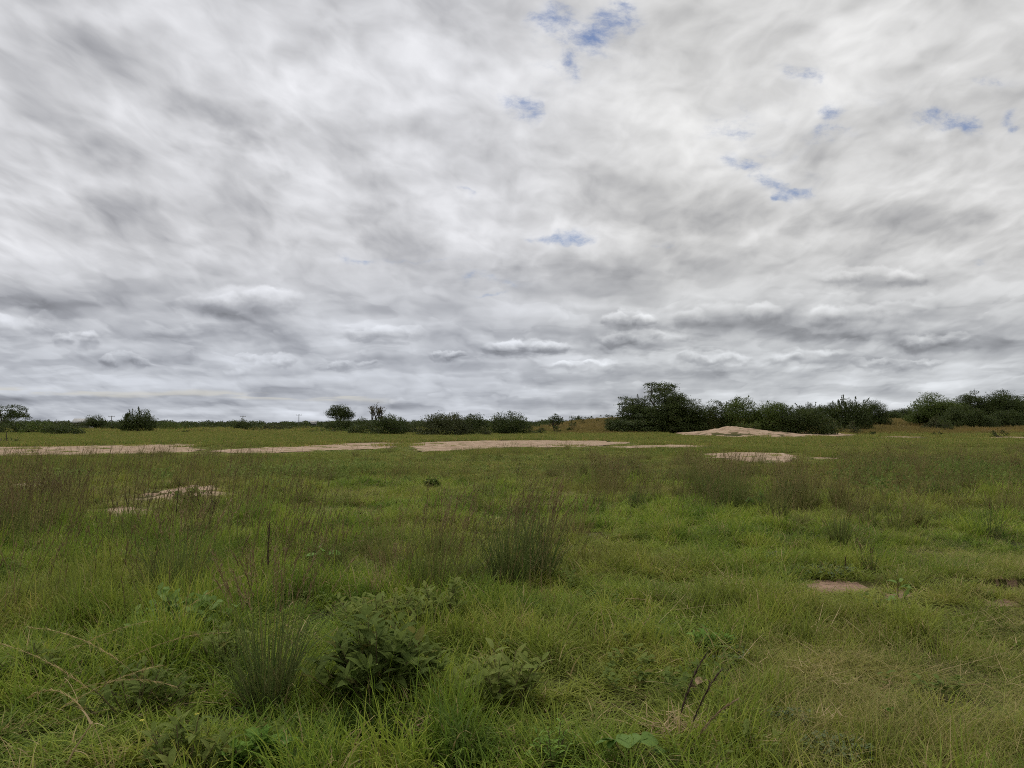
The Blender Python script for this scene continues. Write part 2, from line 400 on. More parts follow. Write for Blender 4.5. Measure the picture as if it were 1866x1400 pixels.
def leaf_material(name, stops, dryc, patch=None, trans=.32, rough=.6, spec=.10, pamt=.5, gain=1.2):
    """greens picked per leaf; bl.y turns a leaf dry; slow drifts of hue across the land"""
    m = new_mat(name); r, dr, t = attr_bl()
    p = pos()
    big = fbm(p, 0.16, 3, .6); mid = fbm(p, 1.1, 3, .6)
    oi = X(node('ShaderNodeObjectInfo').outputs['Random'])
    f = clamp01(r * 0.42 + (mid - .5) * 1.1 + .05 + oi * .46)
    c = ramp(f, stops)
    if patch is not None: c = mixc(sstep(big, .42, .64) * pamt, c, patch)
    d = clamp01(dr + sstep(mid, .52, .72) * .25 * sstep(r, .4, .9))
    c = mixc(d, c, dryc)
    c = vscale(c, gain)
    surf(c, rough, trans, vscale(c, 1.15), spec=spec)
    return m
GREENS = [(0.0, (.054, .108, .022)), (.35, (.118, .194, .022)), (.7, (.212, .282, .028)), (1.0, (.35, .35, .068))]
M = {}
M['grass'] = leaf_material('short_grass', GREENS, (.34, .26, .125), (.235, .205, .055))
M['tall'] = leaf_material('tall_grass', [(0, (.045, .085, .018)), (.5, (.110, .155, .030)), (1, (.21, .215, .060))], (.29, .205, .10), (.21, .165, .065), gain=1.0)
M['far'] = leaf_material('meadow_grass', [(0, (.062, .115, .026)), (.5, (.130, .195, .032)), (1, (.235, .265, .060))], (.34, .25, .09), (.20, .20, .045), pamt=.35)
M['golden'] = leaf_material('dry_meadow', [(0, (.15, .135, .038)), (.5, (.235, .18, .05)), (1, (.31, .225, .07))], (.27, .20, .085), (.12, .13, .034), gain=1.0)
M['rush'] = leaf_material('rush', [(0, (.045, .078, .020)), (.6, (.080, .125, .028)), (1, (.15, .17, .045))], (.25, .18, .09), trans=.3)
M['straw'] = leaf_material('straw', [(0, (.20, .15, .08)), (.5, (.33, .25, .13)), (1, (.46, .37, .20))], (.4, .3, .17), trans=.25)
M['plume'] = leaf_material('plume', [(0, (.26, .20, .085)), (.5, (.38, .29, .13)), (1, (.48, .38, .19))], (.4, .3, .17), trans=.3)
M['stalk'] = leaf_material('stalk', [(0, (.050, .060, .020)), (.5, (.115, .105, .040)), (1, (.22, .165, .075))], (.26, .18, .09), trans=.25, gain=1.0)
M['head'] = leaf_material('seed_head', [(0, (.085, .060, .035)), (.5, (.15, .105, .058)), (1, (.24, .17, .09))], (.34, .25, .12), trans=.15)
M['darkhead'] = leaf_material('dark_seed_head', [(0, (.022, .016, .014)), (1, (.065, .045, .032))], (.2, .13, .07), trans=.1)
M['shrub'] = leaf_material('shrub_leaf', [(0, (.105, .150, .038)), (.5, (.175, .225, .055)), (1, (.27, .31, .09))], (.20, .17, .05), trans=.40, rough=.75, spec=.06, gain=1.0)
M['bright'] = leaf_material('bright_leaf', [(0, (.10, .20, .035)), (1, (.20, .31, .065))], (.3, .25, .06), trans=.35)
M['pale'] = leaf_material('pale_leaf', [(0, (.095, .165, .036)), (1, (.17, .25, .065))], (.2, .18, .06), trans=.3)
M['creep'] = leaf_material('creeping_leaf', [(0, (.075, .105, .048)), (1, (.14, .18, .085))], (.16, .12, .07), trans=.2)
M['stem'] = leaf_material('stem', [(0, (.06, .05, .025)), (1, (.12, .10, .045))], (.2, .14, .09), trans=0.0)
M['petal'] = leaf_material('petal', [(0, (.55, .45, .06)), (1, (.7, .62, .15))], (.5, .4, .2), trans=.3)
M['deadleaf'] = leaf_material('dead_leaf', [(0, (.20, .13, .08)), (1, (.36, .25, .16))], (.3, .2, .12), trans=.15)
def crown_material(name, stops, trans=.30):
    m = new_mat(name); r, dr, t = attr_bl(); p = pos()
    f = clamp01(r * .5 + (fbm(p, .55, 2, .5) - .5) * .9 + .25)
    c = mixc(dr, ramp(f, stops), (.17, .12, .07)); surf(c, .62, trans, vscale(c, 1.1), spec=.2); return m
M['crown'] = crown_material('dark_foliage', [(0, (.027, .040, .011)), (.5, (.056, .078, .018)), (1, (.105, .130, .030))])
M['crown2'] = crown_material('green_foliage', [(0, (.042, .064, .014)), (.5, (.085, .120, .022)), (1, (.145, .185, .036))])
M['crown3'] = crown_material('olive_foliage', [(0, (.036, .046, .017)), (.5, (.070, .082, .027)), (1, (.12, .125, .045))])
m = new_mat('bark'); surf(ramp(fbm(pos(), 6, 4, .6), [(.3, (.035, .027, .02)), (.7, (.11, .085, .065))]), .9); M['bark'] = m

# soil
def soil_color(p):
    a = fbm(p, .9, 5, .6); b = fbm(p, 14.0, 4, .65)
    c = ramp(a, [(.32, (.28, .19, .13)), (.52, (.39, .28, .195)), (.72, (.47, .355, .26))])
    return mixc(sstep(b, .50, .70) * .5, c, (.22, .14, .10)), a, b
m = new_mat('bare_soil'); p = pos(); c, a, b = soil_color(p)
weed = sstep(fbm(p, 1.6, 5, .7), .54, .64)
surf(mixc(weed * .75, c, (.10, .11, .035)), .95, bump=(b + a, .6, .03), spec=.1); M['soil'] = m
m = new_mat('damp_soil'); p = pos(); b = fbm(p, 11.0, 5, .65)
surf(ramp(b, [(.3, (.16, .10, .07)), (.7, (.34, .22, .155))]), .9, bump=(b, .7, .02), spec=.15); M['damp'] = m
# ground under the grass
m = new_mat('ground'); p = pos()
n_a = fbm(p, .14, 4, .6); n_b = fbm(p, 2.6, 5, .62); n_c = fbm(p, 19.0, 4, .6)
gx = mixc(sstep(n_b, .38, .62), (.026, .034, .012), (.060, .062, .022))
gx = mixc(sstep(n_c, .48, .66) * .45, gx, (.10, .072, .04))
gx = mixc(sstep(n_a, .42, .60) * .5, gx, (.125, .105, .035))
surf(gx, .95, bump=(n_c + n_b, .7, .04), spec=.08); M['ground'] = m

# ---------------------------------------------------------------- ground sheet
NA = 900
ang = np.linspace(0, 2 * math.pi, NA, endpoint=False)
rad = np.concatenate([[0.0], 0.6 * 1.0125 ** np.arange(290), 0.6 * 1.0125 ** 290 * 1.045 ** np.arange(118)]); NR = len(rad) - 1
R_, A_ = np.meshgrid(rad, ang, indexing='ij')
gxv, gyv = R_ * np.sin(A_), R_ * np.cos(A_)
V = np.stack([gxv, gyv, hgt(gxv, gyv)], -1).reshape(-1, 3)
i = np.arange(NR)[:, None] * NA; j = np.arange(NA)[None]; jn = (j + 1) % NA
F = np.stack([i + j, i + NA + j, i + NA + jn, i + jn], -1).reshape(-1, 4)
o = link(bpy.data.objects.new('ground', np_mesh('ground', V, F, M['ground'], smooth=True)))
tags(o, kind='structure')

# ---------------------------------------------------------------- bare soil
SOIL = [  # outlines in the photograph's pixels, laid on the land
 ('bare_soil', [(-60,816),(60,814),(180,813),(260,811),(330,809.5),(376,810),(350,817),(372,822),(300,828),(200,828),(100,831),(0,831),(-60,833)], 1),
 ('bare_soil', [(395,822),(470,817),(540,814),(600,811),(650,808),(725,807),(726,812),(700,819),(640,820),(560,824),(480,827),(410,826)], 1),
 ('bare_soil', [(744,809),(800,805.5),(900,803.5),(1000,803),(1095,803.5),(1110,808),(1060,813),(1000,816),(940,815),(880,819),(820,823),(770,824),(750,817)], 1),
 ('bare_soil', [(1040,811),(1085,807),(1150,805.5),(1150,808),(1110,812),(1060,815),(1030,814)], 1),
 ('bare_soil', [(1090,815),(1160,813),(1230,811),(1300,813),(1255,816),(1180,817),(1120,818)], 1),
 ('bare_soil', [(1270,829),(1340,825),(1432,827),(1455,833),(1425,843),(1370,845),(1330,837),(1285,834)], 1),
 ('bare_soil', [(1455,834),(1500,834.5),(1522,837),(1480,837)], 1),
 ('sand_mound', [(1212,789),(1260,786),(1290,782),(1320,778),(1345,776),(1375,778),(1400,783),(1450,785),(1510,788),(1562,793),(1520,796),(1440,797),(1370,798),(1300,795),(1240,793)], 1),
 ('bare_soil', [(1780,798),(1830,796),(1880,797),(1950,799),(1940,803),(1860,802),(1800,801)], 1),
 ('bare_soil', [(1570,797),(1640,795.5),(1680,797),(1640,799),(1590,799)], 1),
 ('bare_soil', [(1730,786),(1790,784),(1870,785),(1930,786),(1920,790),(1830,790),(1760,789)], 1),
 ('bare_soil', [(236,906),(290,897),(330,889),(385,886),(412,893),(424,903),(400,909),(350,907),(300,910),(262,913)], 1),
 ('bare_soil', [(190,928),(230,924),(272,928),(276,938),(240,941),(196,937)], 1),
 ('bare_soil', [(20,884),(70,880),(112,886),(90,893),(40,892)], 1),
 ('bare_soil', [(1448,1060),(1500,1055),(1560,1062),(1584,1072),(1540,1081),(1470,1075)], 0),
 ('bare_soil', [(1604,1076),(1636,1070),(1650,1080),(1640,1091),(1610,1088)], 0),
 ('bare_soil', [(1700,1062),(1780,1052),(1870,1054),(1960,1060),(1950,1074),(1870,1078),(1780,1072)], 0),
 ('bare_soil', [(1775,1098),(1800,1090),(1846,1092),(1850,1101),(1800,1106)], 0),
 ('bare_soil', [(1020,1074),(1040,1070),(1058,1078),(1036,1084)], 0),
]
soil_world = []
def dense(poly, amp, seed):
    pts = np.array([ground_at(*q) for q in poly]); out = []
    g = np.random.default_rng(seed)
    for a, b in zip(pts, np.roll(pts, -1, 0)):
        k = max(4, int(np.linalg.norm(b - a) / max(.04, amp * .5)))
        k = min(k, 40)
        t = np.arange(k) / k
        out.append(a + (b - a) * t[:, None])
    out = np.concatenate(out); c = out.mean(0)
    n_ = np.stack([fn(out[:, 0], out[:, 1], amp * 3, seed), fn(out[:, 0], out[:, 1], amp * 3, seed + 7)], -1) - .5
    return out + n_ * amp * 2.2
def inside(poly, x, y):
    r = np.zeros(len(x), bool); px_, py_ = poly[:, 0], poly[:, 1]; qx_, qy_ = np.roll(px_, -1), np.roll(py_, -1)
    bb = (x >= px_.min()) & (x <= px_.max()) & (y >= py_.min()) & (y <= py_.max()); ix = np.where(bb)[0]
    if len(ix) == 0: return r
    xs, ys = x[ix], y[ix]; rr = np.zeros(len(ix), bool)
    for a, b, c_, d_ in zip(px_, py_, qx_, qy_):
        if b == d_: continue
        rr ^= ((b > ys) != (d_ > ys)) & (xs < (c_ - a) * (ys - b) / (d_ - b) + a)
    r[ix] = rr; return r
for si, (nm, poly, far_) in enumerate(SOIL):
    wp_ = dense(poly, .5 if poly[0][1] < 860 else (.28 if poly[0][1] < 1000 else .10), 20 + si)
    soil_world.append(wp_)
    # sheet of small cells clipped to the outline
    x0, y0 = wp_.min(0); x1, y1 = wp_.max(0)
    cs = max(.03, min((y1 - y0) / 30, .35)); nx, ny = int((x1 - x0) / cs) + 2, int((y1 - y0) / cs) + 2
    xs, ys = np.meshgrid(x0 + np.arange(nx + 1) * cs, y0 + np.arange(ny + 1) * cs)
    ccx, ccy = (xs[:-1, :-1] + cs / 2).ravel(), (ys[:-1, :-1] + cs / 2).ravel()
    keep = inside(wp_, ccx, ccy)
    idx = np.arange((nx + 1) * (ny + 1)).reshape(ny + 1, nx + 1)
    Fq = np.stack([idx[:-1, :-1], idx[:-1, 1:], idx[1:, 1:], idx[1:, :-1]], -1).reshape(-1, 4)[keep]
    if not len(Fq): continue
    used, inv = np.unique(Fq, return_inverse=True)
    xx, yy = xs.ravel()[used], ys.ravel()[used]
    D = np.hypot(xx, yy)
    zz_ = hgt(xx, yy) + np.where(D < 20, .012, .03) + (vn(xx, yy, cs * 2.2, 4) - .5) * np.minimum(cs * .5, .05)
    o = link(bpy.data.objects.new(nm, np_mesh(nm, np.stack([xx, yy, zz_], -1), inv.reshape(-1, 4), M['soil' if far_ else 'damp'], smooth=True)))
    tags(o, kind='structure')
def near_soil(x, y):
    d = np.hypot(x, y); r = np.zeros(len(x), bool)
    for k in (.02, .045, .07, .095, .12): r |= in_soil(x, y + k * d)
    for k in (-.02, .02): r |= in_soil(x + k * d, y)
    return r & (d < 112)
def in_soil(x, y):
    r = np.zeros(len(x), bool)
    for p_ in soil_world: r |= inside(p_, x, y)
    return r
# ---------------------------------------------------------------- grass: clumps scattered over the land
def to_px(x, y, h=0.0): return 933 + FPX * x / y, HZ + FPX * (EYE - h) / y
def region(px, py, items):
    r = np.zeros(np.shape(px))
    for cx, cy_, rx, ry, a in items:
        r = np.maximum(r, a * np.exp(-(((px - cx) / rx) ** 2 + ((py - cy_) / ry) ** 2)))
    return r
TALL = [  # where the long grass stands: centre, radii, amount
 (1300, 905, 210, 38, 1.0), (1120, 880, 120, 28, .7), (1480, 910, 120, 45, .85), (1650, 890, 190, 50, .75), (1830, 900, 90, 60, .6), (1560, 850, 260, 18, .4),
 (960, 905, 140, 26, .25), (40, 985, 100, 85, 1.2), (160, 970, 110, 60, .9), (330, 1010, 120, 85, .8), (240, 1060, 150, 60, .5), (980, 1020, 90, 45, .55), (820, 1030, 130, 45, .6),
 (600, 1020, 70, 40, .45), (700, 1060, 100, 40, .5), (430, 1100, 60, 50, .3), (1200, 960, 60, 25, .3), (1620, 970, 90, 30, .35), (450, 875, 120, 18, .25)]
CL = bpy.data.collections.new('clump_library')        # never linked to the scene: only a source for the grass objects
def disc(g, n, R, z=0.0):
    a = g.uniform(0, 2 * math.pi, n); r = R * np.sqrt(g.random(n)); return np.stack([r * np.cos(a), r * np.sin(a), np.full(n, z)], -1)
def lib(prefix, k, fn_, mat):
    c = bpy.data.collections.new(prefix)
    for i_ in range(k):
        mb = MB(); fn_(mb, np.random.default_rng(1000 + hash_(prefix) + i_))
        c.objects.link(bpy.data.objects.new('%s_%02d' % (prefix, i_), mb.build(prefix, mat)))
    return c
def hash_(s): return sum(ord(ch) * (i_ + 1) for i_, ch in enumerate(s)) % 900
def c_short(mb, g):
    n = 120; b = disc(g, n, .13); b[:, 2] = -.015; out = np.arctan2(b[:, 1], b[:, 0]) + g.normal(0, .8, n)
    dry = np.where(g.random(n) < .09, g.uniform(.5, 1, n), g.uniform(0, .2, n))
    blades(mb, b, out, g.uniform(.05, .85, n), g.uniform(.06, .20, n), g.uniform(.0035, .0082, n), g.uniform(.3, 1.9, n), 3, dry=dry, g=g)
def c_lush(mb, g):
    n = 100; b = disc(g, n, .13); b[:, 2] = -.015
    dry = np.where(g.random(n) < .06, .9, g.uniform(0, .12, n))
    blades(mb, b, g.uniform(0, 6.28, n), g.uniform(.1, .7, n), g.uniform(.12, .33, n), g.uniform(.006, .0125, n), g.uniform(.5, 2.1, n), 5, dry=dry, g=g)
def c_thatch(mb, g):
    n = 85; b = disc(g, n, .2); b[:, 2] = g.uniform(.0, .06, n)
    blades(mb, b, g.uniform(0, 6.28, n), g.uniform(.9, 1.55, n), g.uniform(.08, .28, n), g.uniform(.002, .0042, n), g.uniform(-.3, .5, n), 3, dry=g.uniform(.1, .95, n), g=g)
    b2 = disc(g, 170, .22); blades(mb, b2, g.uniform(0, 6.28, 170), g.uniform(.2, .9, 170), g.uniform(.05, .13, 170), .004, g.uniform(.3, 1.6, 170), 3, dry=g.uniform(0, .5, 170), g=g)
def c_tall(mb, g):
    n = 80; b = disc(g, n, .10); out = np.arctan2(b[:, 1], b[:, 0]) + g.normal(0, .5, n)
    blades(mb, b, out, g.uniform(.02, .38, n), g.uniform(.25, .72, n), g.uniform(.006, .014, n), g.uniform(.0, .9, n), 5, dry=g.uniform(0, .35, n), g=g)
    n = 30; b = disc(g, n, .3); blades(mb, b, g.uniform(0, 6.28, n), g.uniform(.1, .5, n), g.uniform(.15, .4, n), .005, g.uniform(.3, 1.3, n), 4, dry=g.uniform(.2, .9, n), g=g)
    n = 13; b = disc(g, n, .10); H = g.uniform(.65, 1.08, n); az = g.uniform(-.9, .9, n) + g.choice([0, 0, 3.1], n); ln = g.uniform(0, .22, n); cv = g.uniform(.0, .5, n)
    P = blades(mb, b, az, ln, H, .0048, cv, 6, dry=g.uniform(.2, .6, n), g=g, tip=.5)
    for q in range(n):   # narrow reddish head along the top of the stalk
        k = 11; t = g.uniform(.74, 1, k); i0 = np.minimum((t * 6).astype(int), 5); f = t * 6 - i0
        pt = P[q, i0] * (1 - f)[:, None] + P[q, i0 + 1] * f[:, None]
        blades(mb, pt, g.uniform(0, 6.28, k), g.uniform(.05, .45, k), g.uniform(.03, .07, k), .006, .4, 2, dry=g.uniform(.35, .9, k), g=g)
def c_straw(mb, g):
    n = 5; b = disc(g, n, .3); b[:, 2] = g.uniform(.05, .11, n)
    blades(mb, b, g.uniform(0, 6.28, n), g.uniform(1.1, 1.6, n), g.uniform(.15, .45, n), g.uniform(.003, .0055, n), g.uniform(-.3, .5, n), 4, dry=g.uniform(0, .5, n), g=g, tip=.5)
    b = disc(g, 6, .3); b[:, 2] = .08; blades(mb, b, g.uniform(0, 6.28, 6), g.uniform(.8, 1.6, 6), g.uniform(.05, .13, 6), .005, .6, 3, dry=.3, g=g)
def c_stems(mb, g):      # a few dark upright seeding stems
    n = 7; b = disc(g, n, .25); H = g.uniform(.35, .85, n)
    P = blades(mb, b, g.uniform(-1.2, 1.2, n), g.uniform(0, .3, n), H, .0055, g.uniform(0, .8, n), 6, dry=g.uniform(.0, .4, n), g=g, tip=.5)
    for q in range(n):
        k = 22; t = g.uniform(.62, 1, k); i0 = np.minimum((t * 6).astype(int), 5); f = t * 6 - i0
        pt = P[q, i0] * (1 - f)[:, None] + P[q, i0 + 1] * f[:, None]
        blades(mb, pt, g.uniform(0, 6.28, k), g.uniform(.05, .4, k), g.uniform(.02, .045, k), .005, .4, 2, dry=g.uniform(.1, .6, k), g=g)
def c_mid(mb, g):        # for the middle distance: wider, fewer blades over a larger spot
    n = 170; b = disc(g, n, .30); b[:, 2] = -.01
    blades(mb, b, g.uniform(0, 6.28, n), g.uniform(.05, .6, n), g.uniform(.07, .22, n), g.uniform(.009, .018, n), g.uniform(.2, 1.3, n), 2, dry=np.where(g.random(n) < .15, .8, g.uniform(0, .3, n)), g=g)
def c_far(mb, g):
    n = 420; b = disc(g, n, 1.6); b[:, 2] = -.02
    blades(mb, b, g.uniform(0, 6.28, n), g.uniform(.05, .5, n), g.uniform(.12, .30, n), g.uniform(.022, .045, n), g.uniform(.1, .9, n), 2, dry=np.where(g.random(n) < .2, .8, g.uniform(0, .35, n)), g=g)
def c_vfar(mb, g):
    n = 300; b = disc(g, n, 4.0); b[:, 2] = -.02
    blades(mb, b, g.uniform(0, 6.28, n), g.uniform(.05, .4, n), g.uniform(.25, .55, n), g.uniform(.08, .16, n), g.uniform(.1, .6, n), 2, dry=np.where(g.random(n) < .25, .9, g.uniform(0, .5, n)), g=g)
def c_weed(mb, g):       # small broad-leaved herbs between the grass
    for k in range(7):
        c0_ = disc(g, 1, .22)[0]; n = 12
        b = np.repeat(c0_[None], n, 0) + g.normal(0, .006, (n, 3)); b[:, 2] = g.uniform(.02, .13, n)
        leaves(mb, b, g.uniform(0, 6.28, n), g.uniform(-.1, .9, n), g.uniform(.03, .07, n), g.uniform(.016, .03, n), g.uniform(.2, 1, n), 4, g=g, dry=np.where(g.random(n) < .1, .8, 0))
def scatter(name, label, P, coll, scale, lean=None, seed=0, cat='grass'):
    """P (n,2) on the land; one object, its clumps placed by geometry nodes"""
    g = np.random.default_rng(seed); n = len(P)
    z = hgt(P[:, 0], P[:, 1])
    me = bpy.data.meshes.new(name); me.vertices.add(n)
    me.vertices.foreach_set('co', np.stack([P[:, 0], P[:, 1], z], -1).astype(np.float32).ravel())
    k = len(coll.objects)
    for an, ty, key, val in (('pick', 'INT', 'value', g.integers(0, k, n).astype(np.int32)),
                             ('rot', 'FLOAT_VECTOR', 'vector', np.stack([g.normal(0, .06, n), g.normal(0, .06, n), g.uniform(0, 6.28, n) if lean is None else g.normal(lean, .5, n)], -1).astype(np.float32).ravel()),
                             ('scl', 'FLOAT_VECTOR', 'vector', scale.astype(np.float32).ravel())):
        a = me.attributes.new(an, ty, 'POINT'); a.data.foreach_set(key, val)
    o = link(bpy.data.objects.new(name, me))
    ng = bpy.data.node_groups.new(name, 'GeometryNodeTree')
    ng.interface.new_socket('Geometry', in_out='INPUT', socket_type='NodeSocketGeometry'); ng.interface.new_socket('Geometry', in_out='OUTPUT', socket_type='NodeSocketGeometry')
    N = ng.nodes.new; L = ng.links.new
    gi, go = N('NodeGroupInput'), N('NodeGroupOutput'); ip = N('GeometryNodeInstanceOnPoints'); ci = N('GeometryNodeCollectionInfo')
    ci.inputs['Collection'].default_value = coll; ci.inputs['Separate Children'].default_value = True; ci.inputs['Reset Children'].default_value = True
    def na(nm, ty):
        q = N('GeometryNodeInputNamedAttribute'); q.data_type = ty; q.inputs['Name'].default_value = nm; return [s_ for s_ in q.outputs if s_.enabled and s_.name == 'Attribute'][0]
    m2p = N('GeometryNodeMeshToPoints'); L(gi.outputs[0], m2p.inputs['Mesh'])
    L(m2p.outputs[0], ip.inputs['Points']); L(ci.outputs[0], ip.inputs['Instance']); ip.inputs['Pick Instance'].default_value = True
    L(na('pick', 'INT'), ip.inputs['Instance Index'])
    e2r = N('FunctionNodeEulerToRotation'); L(na('rot', 'FLOAT_VECTOR'), e2r.inputs[0]); L(e2r.outputs[0], ip.inputs['Rotation'])
    L(na('scl', 'FLOAT_VECTOR'), ip.inputs['Scale']); L(ip.outputs[0], go.inputs[0])
    md = o.modifiers.new('scatter', 'NODES'); md.node_group = ng
    tags(o, label, cat, kind='stuff')
    return o
def wedge(g, r0, r1, dens):
    """random points of the visible wedge between two distances"""
    A = .5 * 1.5 * (r1 ** 2 - r0 ** 2) + 4 * (r1 - r0); n = int(A * dens)
    y = np.sqrt(g.uniform(r0 ** 2, r1 ** 2, n)); x = g.uniform(-1, 1, n) * (.75 * y + 1.0)
    return np.stack([x, y], -1)
def wet(P): return fn(P[:, 0], P[:, 1], 3.2, 31) * .65 + fn(P[:, 0], P[:, 1], 14, 41) * .35
def lump(P): return np.clip((fn(P[:, 0], P[:, 1], .75, 51, 2) - .5) * 1.7 + .5, 0, 1)
def sc3(s): return np.stack([s * 0 + 1, s * 0 + 1, s], -1)
g = np.random.default_rng(11)
P = np.concatenate([wedge(g, 2.2, 9, 34), wedge(g, 9, 20, 21)]); P = P[~in_soil(P[:, 0], P[:, 1])]
D = np.hypot(P[:, 0], P[:, 1]); wv = wet(P); lv = lump(P)
px_, py_ = to_px(P[:, 0], P[:, 1])
shag = region(px_, py_, [(250, 1150, 420, 130, 1), (550, 1330, 420, 110, .9), (900, 1180, 200, 60, .5), (250, 1000, 400, 60, .6), (1050, 1330, 200, 80, .35)])
dryside = S(900, 1700, px_) * S(1100, 1250, py_) * .05 + S(120, 0, px_ - 80) * S(1000, 1200, py_) * .03
u = g.random(len(P))
kind = np.where(wv + dryside + (u - .5) * .22 > .59, 2, np.where(wv + dryside * .7 - shag * .07 + (u - .5) * .18 < .475, 1, 0))
base_s = (.42 + 1.15 * lv) * (1 + .75 * shag * (.4 + fn(P[:, 0], P[:, 1], .6, 91, 2))) * (1 + .3 * S(8, 20, D)) * np.where(near_soil(P[:, 0], P[:, 1]), .33, 1.0) * np.where(gully(P[:, 0], P[:, 1]), .25, 1.0) * np.where(gully(P[:, 0], P[:, 1] + .5), .6, 1.0)
wide = 1 + .35 * S(8, 20, D)
def s3(s, w_): return np.stack([w_, w_, s], -1)
q = kind == 0; scatter('grass', 'short mixed green grass covering the near field', P[q], lib('short_clump', 7, c_short, M['grass']), s3(base_s[q] * g.uniform(.6, 1.45, q.sum()), wide[q]), seed=1)
q = kind == 1; scatter('grass', 'lush longer green grass blades in the moister spots', P[q], lib('lush_clump', 7, c_lush, M['grass']), s3(base_s[q] * g.uniform(.45, 1.15, q.sum()), wide[q]), seed=2)
q = kind == 2; scatter('grass', 'matted grass full of dry straw in the worn spots', P[q], lib('thatch_clump', 6, c_thatch, M['grass']), s3(base_s[q] * g.uniform(.8, 1.2, q.sum()), wide[q]), seed=3)
# small herbs
P = np.concatenate([wedge(g, 2.2, 9, 1.5), wedge(g, 9, 34, .8)]); P = P[~in_soil(P[:, 0], P[:, 1])]
px_, py_ = to_px(P[:, 0], P[:, 1]); a = region(px_, py_, [(250, 1200, 260, 120, .9), (350, 1350, 260, 90, .8), (640, 1100, 160, 60, .9), (900, 1290, 180, 90, .6), (1500, 1330, 220, 60, .4), (330, 1120, 150, 50, 1), (480, 870, 200, 22, 1), (1700, 850, 300, 30, .8), (100, 900, 160, 30, .6), (620, 875, 200, 30, .9), (900, 880, 300, 40, .35), (1000, 1150, 600, 200, .2), (150, 1150, 300, 90, .8)]) + .05
P = P[g.random(len(P)) < a * 2.0]
scatter('weeds', 'small broad leaved weeds mixed into the grass', P, lib('weed_clump', 6, c_weed, M['shrub']), s3(g.uniform(.8, 1.5, len(P)), g.uniform(.9, 1.3, len(P))), seed=4, cat='weeds')
# long grass
P = np.concatenate([wedge(g, 3.6, 9, 5), wedge(g, 9, 42, 3.6)]); P = P[~in_soil(P[:, 0], P[:, 1])]
px_, py_ = to_px(P[:, 0], P[:, 1]); a = region(px_, py_, TALL)
clumpy = S(.40, .62, fn(P[:, 0], P[:, 1], 1.3, 61, 2))
a = a * ~near_soil(P[:, 0], P[:, 1])
keep = g.random(len(P)) < a * (.06 + .9 * clumpy); P = P[keep]; a = a[keep]
scatter('tall_grass', 'long seeding grass with reddish brown heads standing in loose stands', P, lib('tall_clump', 7, c_tall, M['tall']), s3(g.uniform(.5, 1.3, len(P)) * (.55 + .5 * a), g.uniform(.8, 1.2, len(P))), lean=0.0, seed=5)
P = wedge(g, 2.4, 17, 1.6); P = P[~in_soil(P[:, 0], P[:, 1])]; px_, py_ = to_px(P[:, 0], P[:, 1])
a = region(px_, py_, [(1600, 1300, 400, 160, 1), (1300, 1120, 250, 60, 1), (150, 1300, 300, 150, .8), (450, 1120, 200, 60, .5), (1750, 1120, 250, 60, .6)]) + .10; P = P[g.random(len(P)) < a * 1.2]
scatter('dead_stems', 'tan dead grass stems lying loose over the grass', P, lib('straw_clump', 7, c_straw, M['straw']), s3(np.ones(len(P)), np.ones(len(P))), seed=15, cat='dead stems')
P = wedge(g, 5, 26, 2.4); P = P[~in_soil(P[:, 0], P[:, 1])]; px_, py_ = to_px(P[:, 0], P[:, 1])
a = region(px_, py_, [(280, 1030, 330, 120, 1.8), (900, 1030, 170, 90, .9), (1350, 915, 330, 50, .8), (60, 980, 180, 100, 1.8), (640, 1050, 130, 70, .6), (1650, 900, 300, 60, .5), (500, 960, 300, 40, .35)]) + .02; P = P[g.random(len(P)) < a * .8]
scatter('tall_grass', 'scattered dark seeding stems rising out of the grass', P, lib('stem_clump', 7, c_stems, M['stalk']), s3(g.uniform(.7, 1.15, len(P)) * (1 + .35 * (1 - S(450, 700, to_px(P[:, 0], P[:, 1])[0]))), np.ones(len(P))), lean=0.0, seed=16)
# knee-high tufts break up the middle field
P = wedge(g, 14, 50, .55); P = P[~in_soil(P[:, 0], P[:, 1]) & ~near_soil(P[:, 0], P[:, 1])]; P = P[g.random(len(P)) < .15 + 1.1 * S(.5, .68, fn(P[:, 0], P[:, 1], 5, 95, 2))]
scatter('tall_grass', 'knee high grass tufts dotted over the middle field', P, lib('tuft_clump', 6, c_tall, M['tall']), s3(g.uniform(.35, .7, len(P)), g.uniform(.8, 1.3, len(P))), lean=0.0, seed=17)
# middle distance
P = wedge(g, 17, 60, 7.5); P = P[(~in_soil(P[:, 0], P[:, 1])) | (g.random(len(P)) < .65 * (vn(P[:, 0], P[:, 1], 1.7, 88) > .76)) | (g.random(len(P)) < .02)]; D = np.hypot(P[:, 0], P[:, 1])
P = P[g.random(len(P)) < S(16, 22, D[:])]; D = np.hypot(P[:, 0], P[:, 1])
tallish = .65 + .9 * S(.42, .66, fn(P[:, 0], P[:, 1], 6, 71)) * S(18, 30, D)
scatter('grass', 'green grass of the middle field up to the bare strip', P, lib('mid_clump', 7, c_mid, M['far']), s3(tallish * np.where(near_soil(P[:, 0], P[:, 1]), .3, 1) * g.uniform(.5, 1.5, len(P)), .8 + .6 * g.random(len(P))), seed=6)
P = wedge(g, 52, 135, .95); P = P[(~in_soil(P[:, 0], P[:, 1])) | (g.random(len(P)) < np.where(vn(P[:, 0], P[:, 1], 2.4, 89) > .74, .5, .02))]; P = P[~(near_soil(P[:, 0], P[:, 1]) & (g.random(len(P)) < .88))]
pxf = P[:, 0] / P[:, 1]; gold = S(95, 125, P[:, 1]) * S(.03, .12, pxf)
q = g.random(len(P)) > gold
scatter('grass', 'grass beyond the bare strip and below the bushes', P[q], lib('far_clump', 6, c_far, M['far']), s3(g.uniform(.7, 1.2, q.sum()), .8 + .3 * g.random(q.sum())), seed=7)
